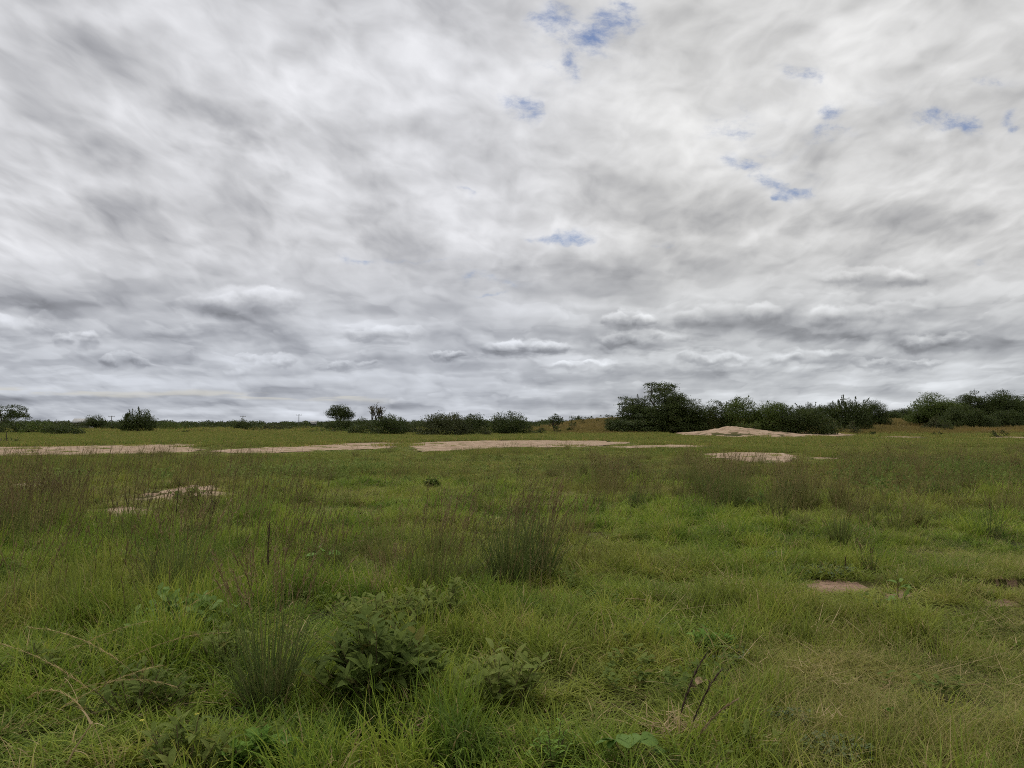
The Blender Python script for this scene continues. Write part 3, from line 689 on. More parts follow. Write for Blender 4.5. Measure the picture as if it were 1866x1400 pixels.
far_lib_gold = lib('gold_clump', 6, c_far, M['golden'])
q = ~q
scatter('dry_grass', 'golden dry grass between the mound and the far trees', P[q], far_lib_gold, s3(g.uniform(1.3, 2.1, q.sum()), .8 + .3 * g.random(q.sum())), seed=8)
P = wedge(g, 130, 420, .085); pxf = P[:, 0] / P[:, 1]; q = pxf + g.normal(0, .02, len(P)) > .03
scatter('dry_grass', 'golden dry grass on the far rise to the right', P[q], lib('vgold_clump', 5, c_vfar, M['golden']), s3(g.uniform(.8, 1.3, q.sum()), .9 + .3 * g.random(q.sum())), seed=9)
q = ~q
scatter('grass', 'olive grass of the far meadow to the left', P[q], lib('vfar_clump', 5, c_vfar, M['far']), s3(g.uniform(.7, 1.1, q.sum()), .9 + .3 * g.random(q.sum())), seed=10)
# ---------------------------------------------------------------- trees and bushes
def crown_leaves(mb, g, C, Nn, size, dry=0.0, rnd=None):
    """small four-cornered leaf sprays at C facing Nn"""
    n = len(C); a = g.normal(size=(n, 3)); Nn = Nn / (np.linalg.norm(Nn, axis=1, keepdims=True) + 1e-9)
    t = np.cross(Nn, a); t /= np.linalg.norm(t, axis=1, keepdims=True) + 1e-9; b = np.cross(Nn, t)
    s_ = (size * g.uniform(.6, 1.35, n))[:, None]
    V = np.stack([C - t * s_ * .5, C + b * s_ * .36 - t * s_ * .05, C + t * s_ * .5, C - b * s_ * .36 + t * s_ * .08], 1)
    A = np.zeros((n, 4, 3)); A[..., 0] = (g.random(n) if rnd is None else rnd)[:, None]; A[..., 1] = dry if np.isscalar(dry) else dry[:, None]
    mb.add(V, np.arange(n * 4).reshape(n, 4), A)
def make_plant(name, cat, label, x, y, W, H, seed, mat='crown', style='round', leaf=.16, dens=1.0, low=0.0, trunk=.0, lumps=None, shoots=10, depth=None, group=None, bare=0, flat=.75, gap=0.0):
    """W, H metres; low = height where the crown starts; trunk = trunk radius; returns the root"""
    g = np.random.default_rng(seed); leaf *= .86 if leaf > .1 else 1
    root = bpy.data.objects.new(name, None); root.location = (x, y, h1(x, y) - .03); link(root); root.empty_display_size = .3
    tags(root, label, cat, group)
    Dp = (depth or .8) * W
    mb, tb = MB(), MB()
    K = lumps or int(20 + 3.2 * W * (H - low) ** .6)
    K = min(K, 95)
    # lumps fill an uneven dome
    L = []
    for k in range(K):
        a = g.uniform(0, 2 * math.pi); rr = g.uniform(0.0, 1) ** .42
        ex, ey = rr * math.cos(a), rr * math.sin(a)
        if style == 'round': zt = math.sqrt(max(0, 1 - rr ** 3.2)); zc = g.uniform(.0, 1) ** .7 * zt if low == 0 else g.uniform(-.55, 1) * zt
        elif style == 'umbrella': zt = math.sqrt(max(0, 1 - rr ** 2.2)); zc = g.uniform(.1, 1) * zt
        elif style == 'layered': zt = (1 - rr ** 2.0) * 1.0; zc = zt * g.choice([.15, .4, .62, .82, .97])
        else: zt = math.sqrt(max(0, 1 - rr ** 2)); zc = g.uniform(.1, .95) * zt
        r_ = (.10 + .11 * g.random()) * min(W, 1.6 * (H - low)) * (1.0 if style != 'layered' else .8)
        hh = H - low
        if low > 0 and style == 'round': cz = low + hh * (.45 + .45 * zc)
        else: cz = low + (hh - r_ * flat * 1.05) * max(zc, 0.0) + r_ * .1
        L.append((ex * (W / 2 - r_ * .35), ey * (Dp / 2 - r_ * .6), cz, r_))
    L = np.array(L)
    fl = .42 if style == 'layered' else flat
    area = (L[:, 3] ** 2).sum() * 4
    n = int(area / (leaf ** 2) * 1.6 * dens); n = min(n, 70000)
    pk = g.choice(K, n, p=L[:, 3] ** 2 / (L[:, 3] ** 2).sum())
    d = g.normal(size=(n, 3)); d /= np.linalg.norm(d, axis=1, keepdims=True)
    if style == 'layered': d[:, 2] = np.abs(d[:, 2]) * np.where(g.random(n) < .75, 1, -1)
    rad_ = g.uniform(.5, 1.12, n) ** .6
    wob = 1 + .45 * (np.sin(d[:, 0] * 7 + L[pk, 0] * 3) * np.sin(d[:, 1] * 6 + L[pk, 2] * 2) * np.cos(d[:, 2] * 6))
    C = L[pk, :3] + d * (L[pk, 3] * rad_ * wob)[:, None] * np.array([1.1, 1.0, fl])
    ok = C[:, 2] > .05
    if gap > 0: ok &= fn(C[:, 0] + C[:, 1] * .6 + 50, C[:, 2] + 50, .16 * W, seed) > gap
    C, d, pk = C[ok], d[ok], pk[ok]
    Nn = d * .7 + g.normal(size=C.shape) * .6 + np.array([0, 0, .5])
    lump_tone = g.random(K)[pk]
    crown_leaves(mb, g, C, Nn, leaf, rnd=np.clip(.55 * lump_tone + .45 * g.random(len(C)), 0, 1), dry=np.where(g.random(len(C)) < .012, .6, 0.0))
    # shoots that break the outline
    for k in range(shoots):
        l = L[g.integers(K)]
        up = np.array([l[0] / W * 1.3 + g.normal(0, .25), g.normal(0, .3), 1.0 if style != 'layered' else .35]); up /= np.linalg.norm(up)
        ln = (.23 if style == 'spiky' else .12) * H * g.uniform(.5, 1.2)
        st = l[:3] + up * l[3] * .4; m = int((9 if style == 'spiky' else 6) * ln / leaf) + 6
        t = g.random(m) ** .8
        pts = st + up * (t * ln)[:, None] + g.normal(0, 1, (m, 3)) * (leaf * (.75 - .5 * t))[:, None]
        crown_leaves(mb, g, pts, np.cross(up, g.normal(size=(m, 3))), leaf * .95)
        tube(tb, [st, st + up * ln * .9], .02, .008, 3, .5)
    # stem and limbs
    if trunk > 0:
        top = low + (H - low) * .45
        tp = [(0, 0, -.1), (g.normal(0, .03) * H, g.normal(0, .03) * H, top * .5), (g.normal(0, .05) * H, g.normal(0, .05) * H, top)]
        tube(tb, tp, trunk, trunk * .5, 7)
        st0 = np.array(tp[1]); 
    else: st0 = np.array([0, 0, 0.05])
    for k in g.choice(K, min(K, 16), replace=False):
        l = L[k]; s0 = st0 + g.normal(0, .06 * W, 3) * np.array([1, 1, 0]) * (trunk == 0)
        mid_ = (s0 + l[:3]) / 2 + g.normal(0, .05 * W, 3); mid_[2] = max(mid_[2], .1)
        tube(tb, [s0, mid_, l[:3], l[:3] + g.normal(0, .4, 3) * l[3]], max(trunk * .45, .03), .012, 4)
    # bare twigs sticking out of the top
    for k in range(bare):
        a = g.uniform(-.55, .55); s0 = np.array([g.normal(0, .05 * W) - .04 * W, g.normal(0, .04 * W), H * .7])
        ln = H * g.uniform(.35, .68); e = s0 + np.array([math.sin(a) * ln * .8, g.normal(0, .2) * ln, math.cos(a) * ln])
        tube(tb, [s0, (s0 + e) / 2 + g.normal(0, .05, 3), e], .06, .03, 3, .9, .6)
        for q in range(9):
            t = g.uniform(.35, 1); b_ = s0 + (e - s0) * t; f = b_ + g.normal(0, .32, 3) * np.array([1, 1, .6]) * ln * .4 + np.array([0, 0, .1])
            tube(tb, [b_, f], .03, .015, 3, .9, .6)
            m = 7; crown_leaves(mb, g, f + g.normal(0, leaf * .7, (m, 3)), g.normal(size=(m, 3)), leaf * .8, dry=.35)
    tb.obj('trunk' if trunk > 0 else 'stem', M['bark'], root)
    mb.obj('crown' if trunk > 0 else 'foliage', M[mat], root, smooth=False)
    return root
def plant_px(x0, x1, top, base, name, cat, label, seed, d=None, **k):
    """stand a tree or bush on the land below the given span of the photograph; its real size follows from its distance"""
    cx = (x0 + x1) / 2
    if d is None: x, y = ground_at(cx, base)
    else: y = d; x = (cx - 933) / FPX * d
    Wm = 1.10 * (x1 - x0) / FPX * y; Hm = EYE + (HZ - top + (2 if 735 < top < 780 else 0)) / FPX * y - h1(x, y)
    for kk in ('low',):
        if kk in k: k[kk] = k[kk] * Hm
    return make_plant(name, cat, label, x, y, Wm, Hm, seed, **k)
G1 = 'bushes scattered along the far side of the meadow'
G2 = 'trees standing behind the bushes'
PL = [
 # left
 (-42, 50, 732, 792, 'open_tree', 'tree', 'thin open-crowned tree cut by the left edge of the photo', dict(d=118, style='umbrella', low=.45, flat=.5, trunk=.13, lumps=40, dens=1.3, gap=.15, leaf=.17, shoots=8, group=G2)),
 (-50, 48, 759, 799, 'dense_bush', 'bush', 'dense dark bush below the thin open tree at the left edge', dict(d=108, style='round', group=G1, leaf=.15)),
 (36, 102, 764, 798, 'dense_bush', 'bush', 'olive rounded bush next to the dark bush at the left edge', dict(d=106, style='round', mat='crown2', group=G1)),
 (82, 149, 768, 800, 'low_bush', 'bush', 'low sprawling dark bush with its right end tapering, right of the olive rounded bush', dict(d=96, style='round', group=G1)),
 (-40, 50, 797, 814, 'leafy_weed_patch', 'weed', 'pale leafy weeds standing just above the left end of the bare strip', dict(d=60, style='round', mat='crown3', leaf=.10, flat=.6)),
 (95, 160, 765, 784, 'olive_bush', 'bush', 'olive bush behind the low sprawling bush, left of the pale roof', dict(d=165, style='round', mat='crown3', group=G1)),
 (158, 196, 759, 786, 'small_tree', 'tree', 'small dark tree with a rounded top beside the pale roof', dict(d=150, style='round', low=.15, trunk=.10, group=G2)),
 (186, 236, 768, 786, 'olive_bush', 'bush', 'low bush between the small tree and the tree with the spiky top', dict(d=150, style='round', group=G1)),
 (223, 281, 741, 790, 'spiky_tree', 'tree', 'tree with a ragged spiky top and feathery side branches in the far left', dict(d=124, style='spiky', low=.12, trunk=.12, shoots=46, dens=.9, gap=.25, group=G2)),
 (270, 345, 768, 784, 'dense_bush', 'bush', 'wide low bush directly right of the tree with the spiky top', dict(d=160, style='round', mat='crown2', group=G1)),
 (333, 350, 781, 791, 'round_bush', 'bush', 'tiny round dark bush alone in the grass above the left bare strip', dict(style='round', lumps=9, leaf=.13)),
 (367, 383, 780, 788, 'round_bush', 'bush', 'tiny low bush just right of the lone round dark bush', dict(style='round', lumps=8, leaf=.13)),
 (425, 470, 762, 789, 'dense_bush', 'bush', 'dark bush standing in front of the distant mast in the left meadow', dict(d=150, style='round', group=G1)),
 (470, 560, 770, 789, 'olive_bush', 'bush', 'long low olive bush left of the round lollipop tree', dict(d=152, style='round', mat='crown3', group=G1)),
 (590, 647, 762, 786, 'dense_bush', 'bush', 'dark bush around the foot of the round lollipop tree', dict(d=140, style='round', group=G1)),
 (598, 640, 740, 782, 'round_tree', 'tree', 'small tree with a round lollipop crown rising above the dark bush at its foot', dict(d=143, style='round', low=.36, trunk=.14, group=G2, lumps=40, dens=1.3)),
 (642, 742, 754, 798, 'dense_bush', 'bush', 'big dark rounded bush with bare pale twigs sticking out of its top', dict(d=98, style='round', bare=16, shoots=16, dens=1.2, lumps=60, group=G1, leaf=.15)),
 (725, 772, 768, 794, 'olive_bush', 'bush', 'olive bush between the bush with bare twigs and the widest bush', dict(d=112, style='round', mat='crown3', group=G1)),
 (560, 640, 778, 795, 'low_bush', 'bush', 'low broken scrub in the grass left of the bush with bare twigs', dict(d=118, style='round', mat='crown2', group=G1, gap=.35)),
 (766, 854, 750, 799, 'wide_bush', 'bush', 'wide grey green bush with a knobbly top, left half of the widest clump', dict(d=95, style='round', mat='crown3', shoots=26, group=G1)),
 (832, 890, 753, 797, 'wide_bush', 'bush', 'dark green bush joined to the right side of the wide grey green bush', dict(d=100, style='round', shoots=14, group=G1)),
 (866, 898, 776, 797, 'low_bush', 'bush', 'small yellowish bush at the foot of the gap between the two widest clumps', dict(d=93, style='round', mat='crown3', group=G1, lumps=12)),
 (893, 964, 750, 794, 'dense_bush', 'bush', 'dark bush with a broad domed top, left of the field of golden grass', dict(d=104, style='round', shoots=20, group=G1, leaf=.15)),
 (950, 994, 771, 792, 'low_bush', 'bush', 'low dark bush tapering off the right side of the domed bush', dict(d=104, style='round', group=G1, lumps=14)),
 (998, 1024, 755, 786, 'small_tree', 'tree', 'small bushy tree alone between the domed bush and the big layered tree', dict(d=122, style='round', low=.2, trunk=.09, group=G2)),
 (1006, 1022, 772, 787, 'round_bush', 'bush', 'small bush at the foot of the lone small bushy tree', dict(d=118, style='round', lumps=8)),
 (1033, 1050, 768, 787, 'round_bush', 'bush', 'small upright bush right of the lone small bushy tree', dict(d=122, style='round', lumps=9)),
 (1056, 1066, 765, 774, 'round_bush', 'bush', 'tiny bush on the golden slope, the left one of two', dict(d=190, style='round', lumps=6)),
 (1080, 1092, 764, 772, 'round_bush', 'bush', 'tiny bush on the golden slope, the right one of two', dict(d=190, style='round', lumps=6)),
 (1040, 1070, 753, 768, 'far_tree', 'tree', 'small dark tree on the skyline above the golden slope, left one', dict(d=290, style='round', lumps=14, leaf=.3)),
 (1064, 1094, 759, 768, 'far_tree', 'tree', 'flat dark tree on the skyline above the two tiny bushes', dict(d=300, style='round', lumps=12, leaf=.3)),
 (1090, 1122, 756, 768, 'far_tree', 'tree', 'dark tree on the skyline touching the left edge of the big layered tree', dict(d=280, style='round', lumps=14, leaf=.3)),
 # the big tree and its thicket
 (1108, 1205, 706, 783, 'spreading_tree', 'tree', 'dark tiered tree forming the left shoulder of the tallest tree', dict(d=112, style='layered', low=.05, trunk=.16, lumps=80, dens=1.6, shoots=22, leaf=.17)),
 (1135, 1270, 684, 784, 'spreading_tree', 'tree', 'tallest tree of the view, dark with ragged flat tiers rising to a peak', dict(d=110, style='layered', low=.03, trunk=.24, lumps=90, dens=1.9, shoots=30, leaf=.19)),
 (1212, 1292, 716, 786, 'dense_bush', 'bush', 'tall dark bush joined to the right side of the tallest tree', dict(d=108, style='round', leaf=.16, shoots=16)),
 (1275, 1338, 727, 787, 'dense_bush', 'bush', 'dark green thicket bush under the feathery open treetop', dict(d=106, style='round', shoots=18, mat='crown')),
 (1300, 1355, 716, 770, 'feathery_tree', 'tree', 'sparse feathery treetop showing over the dark thicket behind the sand mound', dict(d=116, style='layered', low=.62, trunk=.09, lumps=22, dens=.8, gap=.25, shoots=10, leaf=.16)),
 (1322, 1402, 721, 788, 'dense_bush', 'bush', 'thicket bush with a pointed top directly behind the sand mound', dict(d=104, style='round', shoots=24, mat='crown2', leaf=.15)),
 (1380, 1450, 729, 789, 'dense_bush', 'bush', 'mid green thicket bush right of the one with the pointed top', dict(d=102, style='round', shoots=22, mat='crown2', leaf=.15)),
 (1425, 1512, 735, 789, 'dense_bush', 'bush', 'dark thicket bush whose right side slopes down to the golden grass', dict(d=100, style='round', shoots=20, leaf=.15)),
 (1345, 1385, 764, 784, 'low_bush', 'bush', 'brighter green low growth at the foot of the thicket behind the sand mound', dict(d=98, style='round', mat='crown2', lumps=10)),
 (1452, 1496, 727, 765, 'plumed_tree', 'tree', 'dark tree of upright plumes showing behind the right end of the thicket', dict(d=150, style='spiky', low=.2, trunk=.1, shoots=30)),
 (1490, 1532, 733, 766, 'round_tree', 'tree', 'dark rounded tree between the plumed tree and the bristly upright one', dict(d=160, style='round', low=.2, trunk=.12)),
 (1519, 1582, 711, 772, 'bristly_tree', 'tree', 'tree bristling with upright brownish shoots, standing above the golden grass', dict(d=122, style='spiky', low=.04, trunk=.13, shoots=75, dens=.9)),
 (1560, 1617, 726, 766, 'round_tree', 'tree', 'dark tree with a flat rounded top touching the right side of the bristly tree', dict(d=158, style='umbrella', low=.12, trunk=.14)),
 (1605, 1640, 747, 765, 'far_tree', 'tree', 'dark far bush in the dip right of the flat topped tree', dict(d=220, style='round', leaf=.25)),
 (1620, 1668, 742, 765, 'far_tree', 'tree', 'low far tree in the dip before the big umbrella trees begin', dict(d=235, style='umbrella', low=.1, leaf=.25, mat='crown')),
 (1660, 1748, 714, 768, 'umbrella_tree', 'tree', 'broad round-headed green tree, first of the big trees on the right', dict(d=150, style='umbrella', low=.12, trunk=.22, mat='crown2', flat=.5, leaf=.2)),
 (1742, 1806, 709, 768, 'umbrella_tree', 'tree', 'big dark tree with a sloping left shoulder, second of the big trees on the right', dict(d=152, style='umbrella', low=.15, trunk=.22, flat=.5, leaf=.2)),
 (1793, 1862, 705, 769, 'umbrella_tree', 'tree', 'highest of the big dark trees on the right, its crown uneven with small gaps', dict(d=150, style='umbrella', low=.2, trunk=.22, gap=.2, leaf=.2)),
 (1836, 1925, 710, 769, 'umbrella_tree', 'tree', 'big dark tree cut by the right edge of the photo', dict(d=154, style='umbrella', low=.15, trunk=.22, leaf=.2)),
 (1716, 1805, 738, 772, 'dense_bush', 'bush', 'dark bushy growth low in front of the second big tree on the right', dict(d=140, style='round', leaf=.17)),
 (1800, 1880, 745, 771, 'dense_bush', 'bush', 'dark undergrowth below the big trees at the right edge', dict(d=144, style='round', leaf=.17)),
 (1676, 1722, 757, 770, 'reed_patch', 'reeds', 'light green patch of tall reeds in front of the first big tree', dict(d=132, style='spiky', mat='crown3', lumps=16, shoots=40, leaf=.18)),
 (1710, 1735, 763, 776, 'low_bush', 'bush', 'small dark bush in the golden grass right of the light green reeds', dict(d=118, style='round', lumps=9)),
 (1505, 1535, 765, 785, 'low_bush', 'bush', 'small dark bush in the golden grass below the bristly tree', dict(d=108, style='round', lumps=10)),
 (1535, 1568, 768, 788, 'low_bush', 'bush', 'olive weedy bush right of the small dark bush below the bristly tree', dict(d=104, style='round', lumps=10, mat='crown3')),
 (1578, 1600, 780, 790, 'round_bush', 'bush', 'tiny dark bush in the grass right of the end of the sandy apron', dict(style='round', lumps=6, leaf=.12, d=96)),
 (1804, 1832, 782, 792, 'low_bush', 'bush', 'small scrubby bush near the reddish bare ground at the right edge', dict(style='round', lumps=8, leaf=.12, d=90)),
 (1700, 1716, 782, 789, 'round_bush', 'bush', 'tiny bush on the reddish ground left of the small scrubby bush', dict(style='round', lumps=6, leaf=.12, d=94)),
 # middle ground
 (771, 799, 869, 896, 'leafy_herb', 'plant', 'single dark leafy plant with a short stalk in the open middle field', dict(style='round', low=.2, trunk=.012, lumps=24, leaf=.07, shoots=9, mat='crown2', dens=1.3)),
 (481, 498, 880, 903, 'leafy_herb', 'plant', 'small dark upright plant right of the pinkish bare patch in the left field', dict(style='spiky', lumps=7, leaf=.06, shoots=8)),
 (1360, 1398, 890, 932, 'leafy_herb', 'plant', 'bushy light green plant at the edge of the long grass, right of the middle', dict(style='round', mat='pale', lumps=18, leaf=.07, shoots=14)),
 (320, 372, 884, 912, 'leafy_herb', 'plant', 'olive leafy plant growing on the pinkish bare patch in the left field', dict(style='round', mat='shrub', lumps=16, leaf=.08, shoots=8)),
 (1670, 1712, 880, 914, 'leafy_herb', 'plant', 'dark leafy plant among the long grass in the right field', dict(style='round', mat='shrub', lumps=16, leaf=.07, shoots=8)),
]
for i_, (x0, x1, top, base, nm, cat_, lab, k) in enumerate(PL):
    k = dict(k); plant_px(x0, x1, top, base, nm, cat_, lab, 300 + i_, **k)
# the leafy band of knee-high weeds across the left field and the right field
g = np.random.default_rng(77)
def weed_band(name, label, items, mat, seed):
    g = np.random.default_rng(seed); mb = MB()
    for cx, cy_, rx, ry, n in items:
        for q in range(n):
            a = g.uniform(0, 6.28); r = math.sqrt(g.random()); x, y = ground_at(cx + rx * r * math.cos(a), cy_ + ry * r * math.sin(a))
            H = g.uniform(.18, .5); m = 26; z0 = h1(x, y)
            t = g.random(m); C = np.stack([x + g.normal(0, .13, m), y + g.normal(0, .13, m), z0 + H * t], -1)
            crown_leaves(mb, g, C, g.normal(size=(m, 3)) + [0, 0, .8], .085)
    o = mb.obj(name, M[mat], smooth=False); tags(o, label, 'weeds', kind='stuff')
weed_band('weeds', 'band of knee high leafy weeds across the left middle field', [(470, 872, 70, 9, 60), (590, 868, 60, 10, 45), (660, 862, 60, 8, 30), (120, 884, 50, 8, 30), (300, 872, 60, 6, 15), (540, 905, 40, 8, 8)], 'shrub', 81)
weed_band('weeds', 'bushy brownish green weeds spread over the right middle field', [(1680, 862, 150, 14, 120), (1800, 880, 90, 25, 70), (1560, 880, 60, 14, 25), (1620, 905, 120, 20, 40)], 'shrub', 82)
# far-off wood on the horizon
def treeline(name, label, spans, seed):
    g = np.random.default_rng(seed); mb = MB()
    for x0, x1, top0, top1, d in spans:
        n = int((x1 - x0) / 2.2)
        for q in range(n):
            px = x0 + (x1 - x0) * q / n + g.normal(0, 3); dd = d * g.uniform(.85, 1.15); x = (px - 933) / FPX * dd
            z0 = h1(x, dd); H = EYE + (HZ - g.uniform(top0, top1)) / FPX * dd - z0
            H *= .72 + .36 * fn(px, 0, 22, seed, 2); r_ = H * g.uniform(.7, 1.3); m = 190
            dr = g.normal(size=(m, 3)); dr /= np.linalg.norm(dr, axis=1, keepdims=True); dr[:, 2] = np.abs(dr[:, 2])
            C = np.array([x, dd, z0 + .15 * H]) + dr * np.array([r_ * .9, r_ * .6, H * .85]) * g.uniform(.75, 1.05, (m, 1))
            crown_leaves(mb, g, C, dr + g.normal(size=(m, 3)) * .5, H * .17)
    o = mb.obj(name, M['crown'], smooth=False); tags(o, label, 'wood', kind='stuff')
treeline('woodland', 'far-off line of dark trees along the horizon', [(-150, 640, 765, 770, 420), (600, 1130, 763, 769, 420), (1600, 1680, 752, 760, 330), (1850, 2150, 730, 745, 210), (-260, -40, 762, 770, 150), (1500, 1680, 757, 764, 260)], 5)
treeline('scrub', 'low scrub lying before the far-off wood in the left meadow', [(230, 620, 773, 778, 230), (700, 1000, 770, 777, 200), (-150, 260, 772, 777, 210)], 6)

# ---------------------------------------------------------------- masts and far buildings
m = new_mat('grey_metal'); surf((.20, .20, .20), .6); M['metal'] = m
m = new_mat('white_wall'); surf(mixc(fbm(pos(), 2.0, 3, .6), (.40, .39, .37), (.55, .54, .52)), .8); M['wall'] = m
m = new_mat('roof_sheet'); surf(mixc(fbm(pos(), 1.2, 4, .6), (.28, .28, .28), (.42, .41, .40)), .5); M['roof'] = m
m = new_mat('dark_opening'); surf((.03, .03, .03), .8); M['dark'] = m
def pole(px, top, d, label, arm=1.4):
    x = (px - 933) / FPX * d; z0 = h1(x, d); H = EYE + (HZ - top) / FPX * d - z0
    r = link(bpy.data.objects.new('utility_pole', None)); r.location = (x, d, z0 - .1); tags(r, label, 'pole', 'poles on the horizon')
    mb = MB(); tube(mb, [(0, 0, 0), (0, 0, H * .5), (0, 0, H)], .20, .12, 8); mb.obj('shaft', M['metal'], r)
    if arm:
        mb = MB(); tube(mb, [(-arm, 0, H * .93), (0, 0, H * .93), (arm, 0, H * .93)], .08, .08, 4); mb.obj('crossarm', M['metal'], r)
        for s_ in (-arm * .9, 0.25, arm * .9):
            mb = MB(); tube(mb, [(s_, 0, H * .93), (s_, 0, H * .93 + .2), (s_, 0, H * .93 + .4)], .07, .05, 6); mb.obj('insulator', M['wall'], r)
pole(204, 757.5, 330, 'thin pole on the skyline between the pale roof and the tree with the spiky top')
pole(443, 757.5, 360, 'thin pole on the skyline above the dark bush in the left meadow')
pole(545, 754.5, 360, 'tallest thin pole on the skyline, left of the round lollipop tree')
def box(mb, x0, x1, y0, y1, z0, z1):
    v = np.array([[x, y, z] for z in (z0, z1) for y in (y0, y1) for x in (x0, x1)], float)
    mb.add(v, np.array([[0, 1, 3, 2], [4, 6, 7, 5], [0, 4, 5, 1], [1, 5, 7, 3], [3, 7, 6, 2], [2, 6, 4, 0]]), np.zeros((8, 3)))
def hut(px, d, W, Dp, Hw, Hr, label, name='house'):
    x = (px - 933) / FPX * d; z0 = h1(x, d)
    r = link(bpy.data.objects.new(name, None)); r.location = (x, d, z0 - .05); r.rotation_euler[2] = .2; tags(r, label, 'house')
    mb = MB(); box(mb, -W / 2, W / 2, -Dp / 2, Dp / 2, 0, Hw)
    mb.add(np.array([[-W / 2, -Dp / 2, Hw], [-W / 2, Dp / 2, Hw], [-W / 2, 0, Hw + Hr * .96], [-W / 2, 0, Hw + Hr * .96]]), np.array([[0, 1, 2, 3]]), np.zeros((4, 3)))
    mb.add(np.array([[W / 2, -Dp / 2, Hw], [W / 2, 0, Hw + Hr * .96], [W / 2, 0, Hw + Hr * .96], [W / 2, Dp / 2, Hw]]), np.array([[0, 1, 2, 3]]), np.zeros((4, 3)))
    mb.obj('wall', M['wall'], r, smooth=False)
    mb = MB()
    for s_ in (-1, 1):
        e = np.array([[-W / 2 - .3, s_ * (Dp / 2 + .35), Hw - .12], [W / 2 + .3, s_ * (Dp / 2 + .35), Hw - .12], [W / 2 + .3, 0, Hw + Hr], [-W / 2 - .3, 0, Hw + Hr]])
        mb.add(np.concatenate([e, e + [0, 0, .07]]), np.array([[0, 1, 2, 3], [4, 7, 6, 5], [0, 4, 5, 1], [1, 5, 6, 2], [3, 2, 6, 7], [0, 3, 7, 4]]), np.zeros((8, 3)))
    mb.obj('roof', M['roof'], r, smooth=False)
    mb = MB(); box(mb, -.45, .45, -Dp / 2 - .04, -Dp / 2 + .02, 0, 2.0); mb.obj('door', M['dark'], r, smooth=False)
    for s_ in (-W * .3, W * .3):
        mb = MB(); box(mb, s_ - .45, s_ + .45, -Dp / 2 - .04, -Dp / 2 + .02, 1.0, 1.9); mb.obj('window', M['dark'], r, smooth=False)
hut(153, 182, 3.4, 3.4, 1.9, .8, 'low house with a pale sheet roof showing between the bushes at the far left')
hut(572, 330, 2.2, 2.4, 2.6, .6, 'tiny white building glimpsed in the far treeline left of the round lollipop tree', 'white_building')

# ---------------------------------------------------------------- near plants, each a thing of its own
def root_at(name, px, py, label, cat, group=None, rz=0.0):
    x, y = ground_at(px, py)
    r = link(bpy.data.objects.new(name, None)); r.location = (x, y, h1(x, y) - .01); r.rotation_euler[2] = rz; r.empty_display_size = .1
    tags(r, label, cat, group); return r, y
def pxm(v, d): return v / FPX * d          # photograph pixels to metres at distance d
def heads(mb, P, g, t0, k, ln, wd, dry=.5, spread=.35):
    """seed head: short spikelets set along the top of each stalk"""
    n, s_, _ = P.shape; s_ -= 1
    t = g.uniform(t0, 1, (n, k)); i0 = np.minimum((t * s_).astype(int), s_ - 1); f = (t * s_ - i0)[..., None]
    r = np.arange(n)[:, None]
    pt = P[r, i0] * (1 - f) + P[r, i0 + 1] * f; d = P[r, i0 + 1] - P[r, i0]; d /= np.linalg.norm(d, axis=-1, keepdims=True)
    d = d + g.normal(0, spread, d.shape); d /= np.linalg.norm(d, axis=-1, keepdims=True)
    lean = np.arccos(np.clip(d[..., 2], -1, 1)); az = np.arctan2(d[..., 1], d[..., 0]); m = n * k
    blades(mb, pt.reshape(m, 3), az.ravel(), lean.ravel(), g.uniform(.6, 1.2, m) * ln, wd, .3, 2, dry=dry, g=g, tip=.2)
def tussock(px, py, w, h, label, seed, n=200, mat='rush', group='rushy tussocks standing in the near field', nst=10, headmat='head', lean0=.28, name='grass_tussock', azbias=None, bw=.0068, dry=(0, .3), bases=.25):
    """upright tuft: w, h in the photograph's pixels"""
    g = np.random.default_rng(seed); r, d = root_at(name, px, py, label, 'tussock', group)
    W, H = pxm(w, d), pxm(h, d); R = W * bases
    mb = MB(); b = disc(g, n, R); out = np.arctan2(b[:, 1], b[:, 0]) + g.normal(0, .4, n); rr = np.hypot(b[:, 0], b[:, 1]) / R
    blades(mb, b, out, rr * lean0 * g.uniform(.2, 1.6, n) + g.uniform(-.06, .16, n), H * g.uniform(.3, .9, n), bw * g.uniform(.5, 1.25, n), np.where(g.random(n) < .2, g.uniform(.8, 2.2, n), g.uniform(-.1, .5, n)), 6, dry=g.uniform(*dry, n), g=g)
    k = n // 3; b = disc(g, k, R * 1.1); blades(mb, b, g.uniform(0, 6.28, k), g.uniform(.2, .8, k), H * g.uniform(.12, .35, k), bw, g.uniform(.3, 1.6, k), 4, dry=g.uniform(.3, 1, k), g=g)
    mb.obj('blades', M[mat], r)
    if nst:
        mb, mh = MB(), MB(); b = disc(g, nst, R); out = np.arctan2(b[:, 1], b[:, 0]) + g.normal(0, .5, nst)
        if azbias is not None: out = azbias + g.normal(0, .45, nst)
        P = blades(mb, b, out, g.uniform(0, .26, nst), H * g.uniform(.78, 1.06, nst), bw * .75, g.uniform(.05, .55, nst), 9, dry=g.uniform(.1, .5, nst), g=g, tip=.5)
        heads(mh, P, g, .72, 40, .018 + H * .022, .0045, dry=g.uniform(0, .4))
        mb.obj('stalks', M['tall'], r); mh.obj('seed_heads', M[headmat], r)
    return r
tussock(498, 1292, 175, 320, 'tall dark rush tussock with thin upright stems, nearest to the camera at left', 1, n=300, nst=20, headmat='head', bw=.007, bases=.2)
tussock(925, 1072, 110, 190, 'dark green rush tussock in the centre, its heads bending to the right', 2, n=420, nst=16, azbias=.1, bases=.24, bw=.0085)
tussock(985, 1058, 80, 190, 'loose paler tussock directly right of the central dark tussock', 3, n=260, nst=16, azbias=.2, bw=.008)
